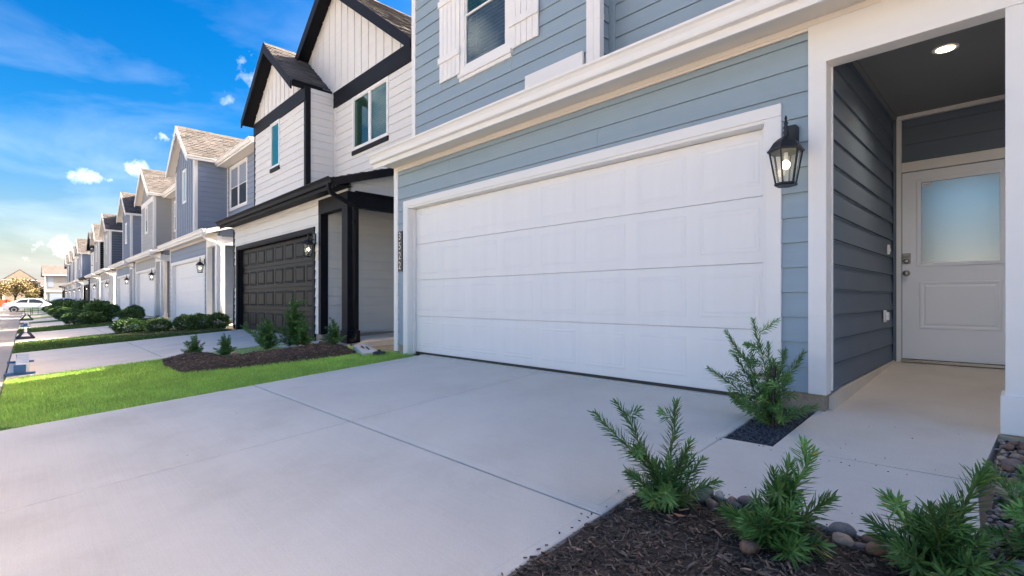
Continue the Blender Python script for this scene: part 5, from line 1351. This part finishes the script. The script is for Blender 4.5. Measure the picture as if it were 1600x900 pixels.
# ------------------------------------------------------------------ cars
def car(px, py, pz, yaw, lab, paint):
    t = thing('parked_car', lab, 'car', (px, py, pz), 'white cars parked at the end of the row')
    c, s = math.cos(yaw), math.sin(yaw)
    def W(p): return (px+p[0]*c-p[1]*s, py+p[0]*s+p[1]*c, pz+p[2])
    # stations: x, z_low, z_belt, half width
    ST = [(-2.30, .42, .78, .62), (-2.22, .30, .93, .78), (-1.9, .22, 1.0, .88), (-1.2, .20, .99, .91), (-.3, .20, .96, .92), (.6, .20, .93, .92), (1.3, .21, .86, .90), (1.85, .23, .76, .86), (2.2, .28, .66, .74), (2.32, .36, .56, .58)]
    V = []; F = []; n = 8
    for x, zl, zb, hw in ST:
        V += [W(q) for q in ((x, -hw*.92, zl), (x, -hw, zl+(zb-zl)*.45), (x, -hw*.97, zb-.04), (x, -hw*.86, zb), (x, hw*.86, zb), (x, hw*.97, zb-.04), (x, hw, zl+(zb-zl)*.45), (x, hw*.92, zl))]
    for i in range(len(ST)-1):
        for k in range(n): F.append((i*n+k, i*n+(k+1) % n, (i+1)*n+(k+1) % n, (i+1)*n+k))
    F.append(tuple(range(n))); F.append(tuple(range((len(ST)-1)*n, len(ST)*n))[::-1])
    m = MB(); m.add(V, F); m.build('body', paint, t, smooth=True)
    CB = [(-1.75, .97, .80), (-1.05, 1.37, .62), (-.5, 1.46, .60), (.1, 1.46, .60), (.55, 1.36, .62), (1.30, .88, .78)]
    V = []; F = []
    for x, z, hw in CB: V += [W((x, -hw, z)), W((x, hw, z))]
    lowv = [(-1.80, .95), (-1.15, .95), (-.5, .94), (.1, .93), (.6, .92), (1.35, .86)]
    m = MB(); V = []; nn = 4
    for (x, z, hw), (xl, zl) in zip(CB, lowv): V += [W((xl, -.83, zl)), W((x, -hw, z-.0)), W((x, hw, z)), W((xl, .83, zl))]
    for i in range(5):
        for k in range(3): F.append((i*4+k, i*4+k+1, (i+1)*4+k+1, (i+1)*4+k))
    m.add(V, F); m.build('roof', paint, t, smooth=False)
    for sg in (-1, 1):
        for nm, pts in (('side_window', [(-1.35, 1.0), (-1.0, 1.28), (-.42, 1.37), (-.42, 1.0)]), ('side_window', [(-.34, 1.0), (-.34, 1.37), (.12, 1.37), (.52, 1.25), (.98, .97)]), ('quarter_window', [(-1.60, 1.0), (-1.12, 1.24), (-1.40, 1.0)])):
            m = MB(); P = []
            for (x, z) in pts: P.append(W((x, sg*(.845-(z-.93)*.44), z)))
            m.add(P, [tuple(range(len(P)))]); m.build(nm, M['glass_dark'], t)
        for xx in (-.38, .98, -1.3):
            m = MB(); m.add([W((xx, sg*.917, .35)), W((xx+.018, sg*.917, .35)), W((xx+.018, sg*.900, .92)), W((xx, sg*.900, .92))], [(0, 1, 2, 3)]); m.build('door_seam', M['plastic_black'], t)
        for xx in (-.5, .55):
            m = MB(); m.add([W((xx-.1, sg*.925, .80)), W((xx+.1, sg*.925, .80)), W((xx+.1, sg*.93, .84)), W((xx-.1, sg*.93, .84))], [(0, 1, 2, 3)]); m.build('door_handle', M['alloy'], t)
        m = MB(); a = W((.78, sg*.90, .98)); m.lathe([(.04, -.06), (.10, 0), (.04, .07)], a, 8); m.build('mirror', paint, t, smooth=True)
        m = MB(); m.add([W((-2.28, sg*.60, .78)), W((-2.05, sg*.895, .80)), W((-1.85, sg*.89, .93)), W((-2.24, sg*.60, .93))], [(0, 1, 2, 3)]); m.build('tail_light', M['car_red'], t)
        for xw in (-1.38, 1.38):
            wh = obj('wheel', None, W((xw, sg*.83, .32)), t)
            def disc(r_, y0, y1, mt, nm, prof=None):
                V = []; F = []; k = 20
                for yy, rr in prof: 
                    for q in range(k): V.append(W((xw+rr*math.cos(6.2832*q/k), sg*yy, .32+rr*math.sin(6.2832*q/k))))
                for i in range(len(prof)-1):
                    for q in range(k): F.append((i*k+q, i*k+(q+1) % k, (i+1)*k+(q+1) % k, (i+1)*k+q))
                F.append(tuple(range((len(prof)-1)*k, len(prof)*k))); m = MB(); m.add(V, F); return m.build(nm, mt, wh)
            disc(0, 0, 0, M['tyre'], 'tyre', [(.72, .31), (.90, .32), (.925, .30), (.925, .2)])
            disc(0, 0, 0, M['alloy'], 'rim', [(.926, .205), (.932, .19), (.915, .05)])
            for q in range(8):
                a = 6.2832*q/8; m = MB(); m.add([W((xw+.08*math.cos(a), sg*.935, .32+.08*math.sin(a))), W((xw+.18*math.cos(a-.12), sg*.935, .32+.18*math.sin(a-.12))), W((xw+.18*math.cos(a+.12), sg*.935, .32+.18*math.sin(a+.12)))], [(0, 1, 2)]); m.build('rim_slot', M['tyre'], wh)
            V = [W((xw+.39*math.cos(3.1416*q/12), sg*.922, .30+.39*math.sin(3.1416*q/12))) for q in range(13)]
            m = MB(); m.add(V, [tuple(range(13))]); m.build('wheel_arch', M['plastic_black'], t)
    m = MB(); m.add([W((.66, -.60, 1.34)), W((.66, .60, 1.34)), W((1.28, .75, .93)), W((1.28, -.75, .93))], [(0, 1, 2, 3)]); m.build('windscreen', M['glass_dark'], t)
    m = MB(); m.add([W((-1.12, -.58, 1.36)), W((-1.12, .58, 1.36)), W((-1.74, .72, 1.0)), W((-1.74, -.72, 1.0))], [(0, 1, 2, 3)]); m.build('rear_window', M['glass_dark'], t)
    return t
car(-69.5, .75, -.46, R(90-14), 'white sedan parked nose to the houses, its whole side in view, at the street end', M['car_white'])
car(-76.5, 3.6, -.40, R(90-10), 'second white car mostly hidden behind the white sedan', M['car_white'])

# ------------------------------------------------------------------ far background
def plain_house(lab, x0, x1, y0, y1, z1, lap, roofdir, rise, extra=0):
    t = thing('distant_house', lab, 'house', ((x0+x1)/2, (y0+y1)/2, -.3))
    b = MB(); b.box(x0, x1, y0, y1, -1, z1); b.build('wall', lap, t)
    r_ = MB()
    if roofdir == 'y':   # ridge along Y
        xm = (x0+x1)/2; r_.prism([(x0-.4, z1-.1), (x1+.4, z1-.1), (x1+.4, z1+.05), (xm, z1+rise), (x0-.4, z1+.05)], 'y', y0-.4, y1+.4)
    else:
        ym_ = (y0+y1)/2; r_.prism([(y0-.4, z1-.1), (y1+.4, z1-.1), (y1+.4, z1+.05), (ym_, z1+rise), (y0-.4, z1+.05)], 'x', x0-.4, x1+.4)
        if extra:
            g_ = MB(); g_.add([(x1+.02, y0, z1), (x1+.02, y1, z1), (x1+.02, ym_, z1+rise-.3)], [(0, 1, 2)]); 
            g_ = MB(); g_.prism([(y0+.1, z1-.0), (y1-.1, z1-.0), (ym_, z1+rise-.25)], 'x', x1-.1, x1+.42); g_.build('gable', lap, t)
    r_.build('roof', M['far_roof'], t)
    for yy in (y0-.02, y1+.02): 
        pbox('corner_board', M['white'], t, x1-.02, x1+.05, yy-.12, yy+.12, -1, z1-.12)
    pbox('fascia_board', M['white'], t, x1+.36, x1+.42, y0-.4, y1+.4, z1-.12, z1+.04)
    return t
M['far_roof'] = mat('distant_shingle', (.10, .09, .085), rough=.9, var=.15, vscale=1.5, fine=(3, .15))
t = plain_house('grey two storey house with a dark lower panel closing the far end of the row', -128, -119, 2.45, 12, 5.25, M['far_grey'], 'y', 1.9)
pbox('garage_door', M['slate'], t, -119.05, -118.93, 3.0, 4.75, -.4, 2.0); pbox('wall_panel', M['slate'], t, -119.04, -118.96, 2.75, 3.5, 3.1, 5.05)
pbox('roof_strip', M['white'], t, -119.02, -118.85, 2.45, 5.5, 2.25, 2.5)
t = plain_house('small distant house seen in the gap left of the grey end house', -178, -168, 2.6, 9, 4.3, M['tan'], 'y', 1.6)
t = plain_house('large distant tan house with a broad gable above the yellow trees', -215, -190, -4.2, 2.0, 6.3, M['tan'], 'x', 2.9, 1)
for k, yy in enumerate((-3.1, -2.0, .2)): 
    w_ = pbox('window', M['white'], t, -190.1, -189.9, yy, yy+.9, 3.6, 5.0); pbox('pane', M['glass_dark'], w_, -189.9, -189.85, yy+.1, yy+.8, 3.7, 4.9)
# yellow trees
def tree(x, y, h_, w_, lab, seed):
    t = thing('yellow_tree', lab, 'tree', (x, y, -.5), 'yellowing trees at the end of the street')
    r = random.Random(seed); m = MB()
    m.tube([(x, y, -.6), (x+.1, y, h_*.3), (x, y+.1, h_*.55)], .15, 7, rs=[.16, .12, .07])
    tips = []
    for k in range(9):
        a = k*2.4; e = (x+math.cos(a)*w_*.34, y+math.sin(a)*w_*.34, h_*r.uniform(.55, .9)); tips.append(e); m.tube([(x, y, h_*r.uniform(.2, .45)), ((x+e[0])/2, (y+e[1])/2, h_*.55), e], .05, 5, rs=[.06, .04, .015])
    m.build('trunk', M['bark'], t)
    V = []; F = []
    for k in range(2600):
        c = Vector(r.choice(tips)); q = c+Vector((r.gauss(0, w_*.13), r.gauss(0, w_*.13), r.gauss(0, h_*.10))); s = r.uniform(.08, .2)
        a = Vector((r.gauss(0, 1), r.gauss(0, 1), r.gauss(0, 1))).normalized(); b = a.cross(Vector((r.gauss(0, 1), r.gauss(0, 1), 1))).normalized(); i = len(V)
        V += [q-a*s, q+b*s*.6, q+a*s, q-b*s*.6]; F.append((i, i+1, i+2, i+3))
    f = MB(); f.v = V; f.f = F; o = f.build('crown', M['autumn_leaf'], t, kind='stuff', fix=False); tint_faces(o, 1, tint_list(.55, 1.4, hue=.12, seed=seed))
for k, (x, y, h_, w_, lab) in enumerate([(-120, -2.9, 3.9, 3.0, 'yellow tree left of the white sedan roof, before the tan house'), (-124, -1.3, 4.4, 3.2, 'tallest yellow tree before the tan house'), (-120, .2, 4.0, 3.0, 'yellow tree before the right half of the tan house'), (-122, -4.4, 3.8, 3.2, 'yellow tree at the picture edge of the street end'), (-126, 1.3, 3.0, 2.4, 'lowest yellow tree beside the dark pole')]):
    tree(x, y, h_, w_, lab, k+3)
t = thing('barrier_fence', 'orange plastic mesh fence at the far end of the street', 'fence', (-105, -6, -.4))
pbox('mesh_panel', M['orange'], t, -105.02, -104.98, -16, -1.6, -.1, .85, 0)
for k in range(6): pbox('post', M['plastic_black'], t, -104.96, -104.90, -15+k*2.6, -14.93+k*2.6, -.5, 1.0, 0)
t = thing('utility_pole', 'thin dark pole standing right of the tan house', 'pole', (-150, 1.8, 0)); m_ = MB(); m_.tube([(-150, 1.62, -1), (-150, 1.62, 5.2)], .11, 8, rs=[.13, .09]); m_.build('shaft', M['bark'], t); pbox('cap', M['plastic_black'], t, -150.15, -149.85, 1.5, 1.74, 5.2, 5.4)
